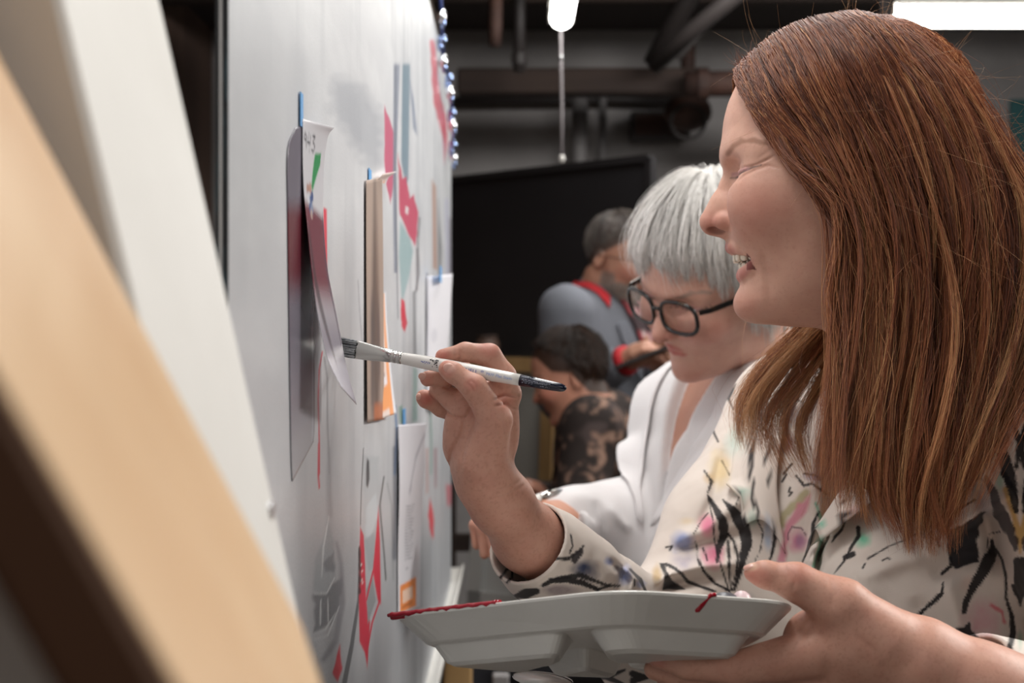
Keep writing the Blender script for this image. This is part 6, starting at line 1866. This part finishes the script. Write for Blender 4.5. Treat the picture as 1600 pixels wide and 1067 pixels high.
    for sg in (-1, 1):
        ring = [fr.out((1120, 285 + 30 * math.sin(t_), sg * 60 + 42 * math.cos(t_)))[0] for t_ in np.linspace(0, 6.2832, 25)]
        MB().tube(ring, 2.4 * fr.s, 6, False).build('rim', M['pipe'], g, True)
        MB().tube([fr.out(p)[0] for p in ((1126, 272, sg * 102), (1200, 272, sg * 142), (1340, 280, sg * 152))], 2.4 * fr.s, 6).build('temple', M['pipe'], g, True)
    MB().tube([fr.out(p)[0] for p in ((1120, 278, -18), (1114, 275, 0), (1120, 278, 18))], 2.4 * fr.s, 6).build('bridge', M['pipe'], g, True)
    tb = MB().box(W(1012, 556, 3.52), (.20, .15, .012), None, .004)
    Rt = np.stack([nrm(A(.85, -.3, .35)), nrm(A(.3, .95, .1)), nrm(np.cross(nrm(A(.85, -.3, .35)), nrm(A(.3, .95, .1))))], 1)
    tb = MB().box(W(1018, 552, 3.53), (.17, .13, .010), Rt, .003).build('tablet', M['pipe'])
    tag(tb, 'dark tablet held in the bearded man\'s hands', 'tablet')
    MB().box(W(1018, 552, 3.53) + Rt[:, 2] * .0058, (.155, .115, .001), Rt).build('screen', material('tablet_glass', '#23262b', rough=.1), tb)
man_grey()

# ------------------------------------------------------------------ dark-haired woman on a stool
def woman_dark():
    fr = look_frame(W(893, 590, 3.40), A(-.95, .10, -.28), A(-.10, 0, 1), .000470, (1318, 285, 0))
    def paint_dark(L):
        C = paint_head(L, '#b8836d', '#8d4a48', False, brow='#3a2a24')
        p = Paint(L[:, :2].astype(np.float32), C)
        hl = np.interp(L[:, 0], [1130, 1180, 1240, 1330, 1390, 1520], [130, 140, 230, 262, 380, 430])
        p.mix(np.arange(len(L)), .95 * sstep(6, -8, L[:, 1] - hl) * (L[:, 1] < 470), '#22160f')
        return p.C
    Ls, Rs = W(925, 668, 3.28), W(915, 672, 3.58)
    Msh = (Rs + Ls) / 2 + A(.02, 0, .0); R = basis(Ls, Rs)
    lean = A(-.06, 0, 0)
    la = [(*Ls, .068), (*W(905, 800, 3.2), .058), (*W(872, 800, 3.1), .04)]
    ra = [(*Rs, .068), (*W(890, 800, 3.62), .058), (*W(852, 780, 3.55), .04)]
    hands, fas = [], []
    for pts in (la, ra):
        a, b = np.array(pts[1][:3]), np.array(pts[2][:3])
        hands.append(simple_hand(b, nrm(b - a), A(0, 0, -1), 1.0, .5)); fas.append([(*a, .04), (*b, .028)])
    def fn(P):
        p = P.astype(np.float32)
        d = chain(p, [(*(Msh + A(.03, 0, -.02)), .10), (*(Msh + A(.09, 0, -.2)), .14), (*(Msh + A(.10, 0, -.42)), .15)], .05)
        T = (p - Msh.astype(np.float32)) @ R.astype(np.float32)
        d = smin(d, cone(p, Ls, Rs, .07, .07), .06)
        d = smin(d, cone(p, Msh + A(.01, 0, .02), W(905, 640, 3.43), .07, .052), .05)
        for ch in (la, ra): d = smin(d, chain(p, ch, .02), .03)
        return d - .006 * (fbm(p, 14, 3, 2) - .5)
    lo, hi = bbox(la + ra + [(*(Msh + A(.32, .2, -.62)), 0), (*(Msh + A(-.1, -.2, .12)), 0)], .1)
    lo2, hi2 = lo - A(.15, .1, 0), hi + A(0, 0, 0); hi2[2] = Msh[2] + .42
    def inner2(P):
        p = P.astype(np.float32)
        d = chain(p, [(*(Msh + A(.03, 0, -.02)), .10), (*(Msh + A(.09, 0, -.2)), .14), (*(Msh + A(.10, 0, -.34)), .15)], .05)
        d = smin(d, cone(p, Ls, Rs, .07, .07), .06)
        for ch in (la, ra): d = smin(d, chain(p, ch[:2], .02), .03)
        return d
    o = person('dark short-haired woman seated in a brown floral blouse, facing the panel', [whole_body(fr, False, paint_dark, inner2, .02, fas, hands, lo2, hi2, .0045, '#b8836d')])
    v, q = mesh_sdf(fn, lo, hi, .0075)
    pc = Paint(v[:, [0, 2]].astype(np.float32), '#2b2422')
    n1 = fbm(v, 16, 3, 3); n2 = np.abs(fbm(v, 11, 8, 2) - .5)
    n3 = fbm(v, 55, 9, 2)
    al = np.arange(len(v))
    pc.mix(al, np.clip(sstep(.5, .62, n1), 0, 1) * .8, '#4b403e')
    pc.mix(al, sstep(.07, .03, n2) * sstep(.40, .55, n3) * .9, '#8f7263')
    pc.mix(al, sstep(.66, .74, n3) * .5, '#7d6458')
    mk('blouse', v, q, material('floral_blouse', rough=.8, spec=.2, attr=True), o, True, pc.C)
    side = lambda az: np.abs((az + math.pi) % (2 * math.pi) - math.pi)
    th1 = lambda az: np.interp(side(az), [0, .6, 1.1, 1.5, 1.9, 3.15], [.62, .68, .9, 1.05, 1.6, 2.0])
    z0 = lambda az: 0 * az
    S, Rr, Cc = flow_hair(fr, 3600, A(.25, -.97, 0), z0, th1, z0, (4, 26), 6, ['#120b08', '#22150e', '#3a2417', '#523523'], n=7, rad=1.6, clumps=110, short=75, gather=.35, wob=5)
    tag(strand_mesh('hair', S, Rr, Cc, hair_mat, o), kind='stuff')
    hip = Msh + A(.10, 0, -.50)
    def legs(P):
        d = None
        for sg in (-1, 1):
            h = hip + A(-.02, sg * .09, 0); k = hip + A(-.42, sg * .12, -.02); an = A(k[0] + .03, k[1], .08)
            c = chain(P, [(*h, .10), (*k, .065), (*an, .045)], .03); d = c if d is None else smin(d, c, .04)
        return smin(d, ell(P, hip + A(.02, 0, -.01), (.16, .19, .11)), .06)
    lo, hi = hip - A(.6, .4, hip[2] - .02), hip + A(.3, .4, .25)
    v, q = mesh_sdf(legs, lo, hi, .013); mk('trousers', v, q, dark_trouser, o, True)
    for sg in (-1, 1):
        MB().ball((hip[0] - .42, hip[1] + sg * .12, .045), (.13, .045, .04), None, 16, 10).build('shoe', shoe_mat, o, True)
    st_ = empty('stool', (hip[0] + .03, hip[1], 0)); tag(st_, 'dark wooden stool under the seated dark-haired woman', 'stool')
    zs = hip[2] - .125
    MB().tube([(hip[0] + .03, hip[1], zs - .03), (hip[0] + .03, hip[1], zs)], .17, 28).build('seat', M['timber_dark'], st_)
    for a in (0.8, 2.36, 3.93, 5.5):
        c, s_ = math.cos(a), math.sin(a)
        MB().tube([(hip[0] + .03 + c * .12, hip[1] + s_ * .12, zs - .03), (hip[0] + .03 + c * .19, hip[1] + s_ * .19, 0)], .016, 10).build('leg', M['timber_dark'], st_, True)
    MB().tube([(hip[0] + .03 + math.cos(a) * .165, hip[1] + math.sin(a) * .165, .25) for a in np.linspace(0, 6.2832, 25)], .009, 8, False).build('foot_ring', M['steel'], st_, True)
woman_dark()
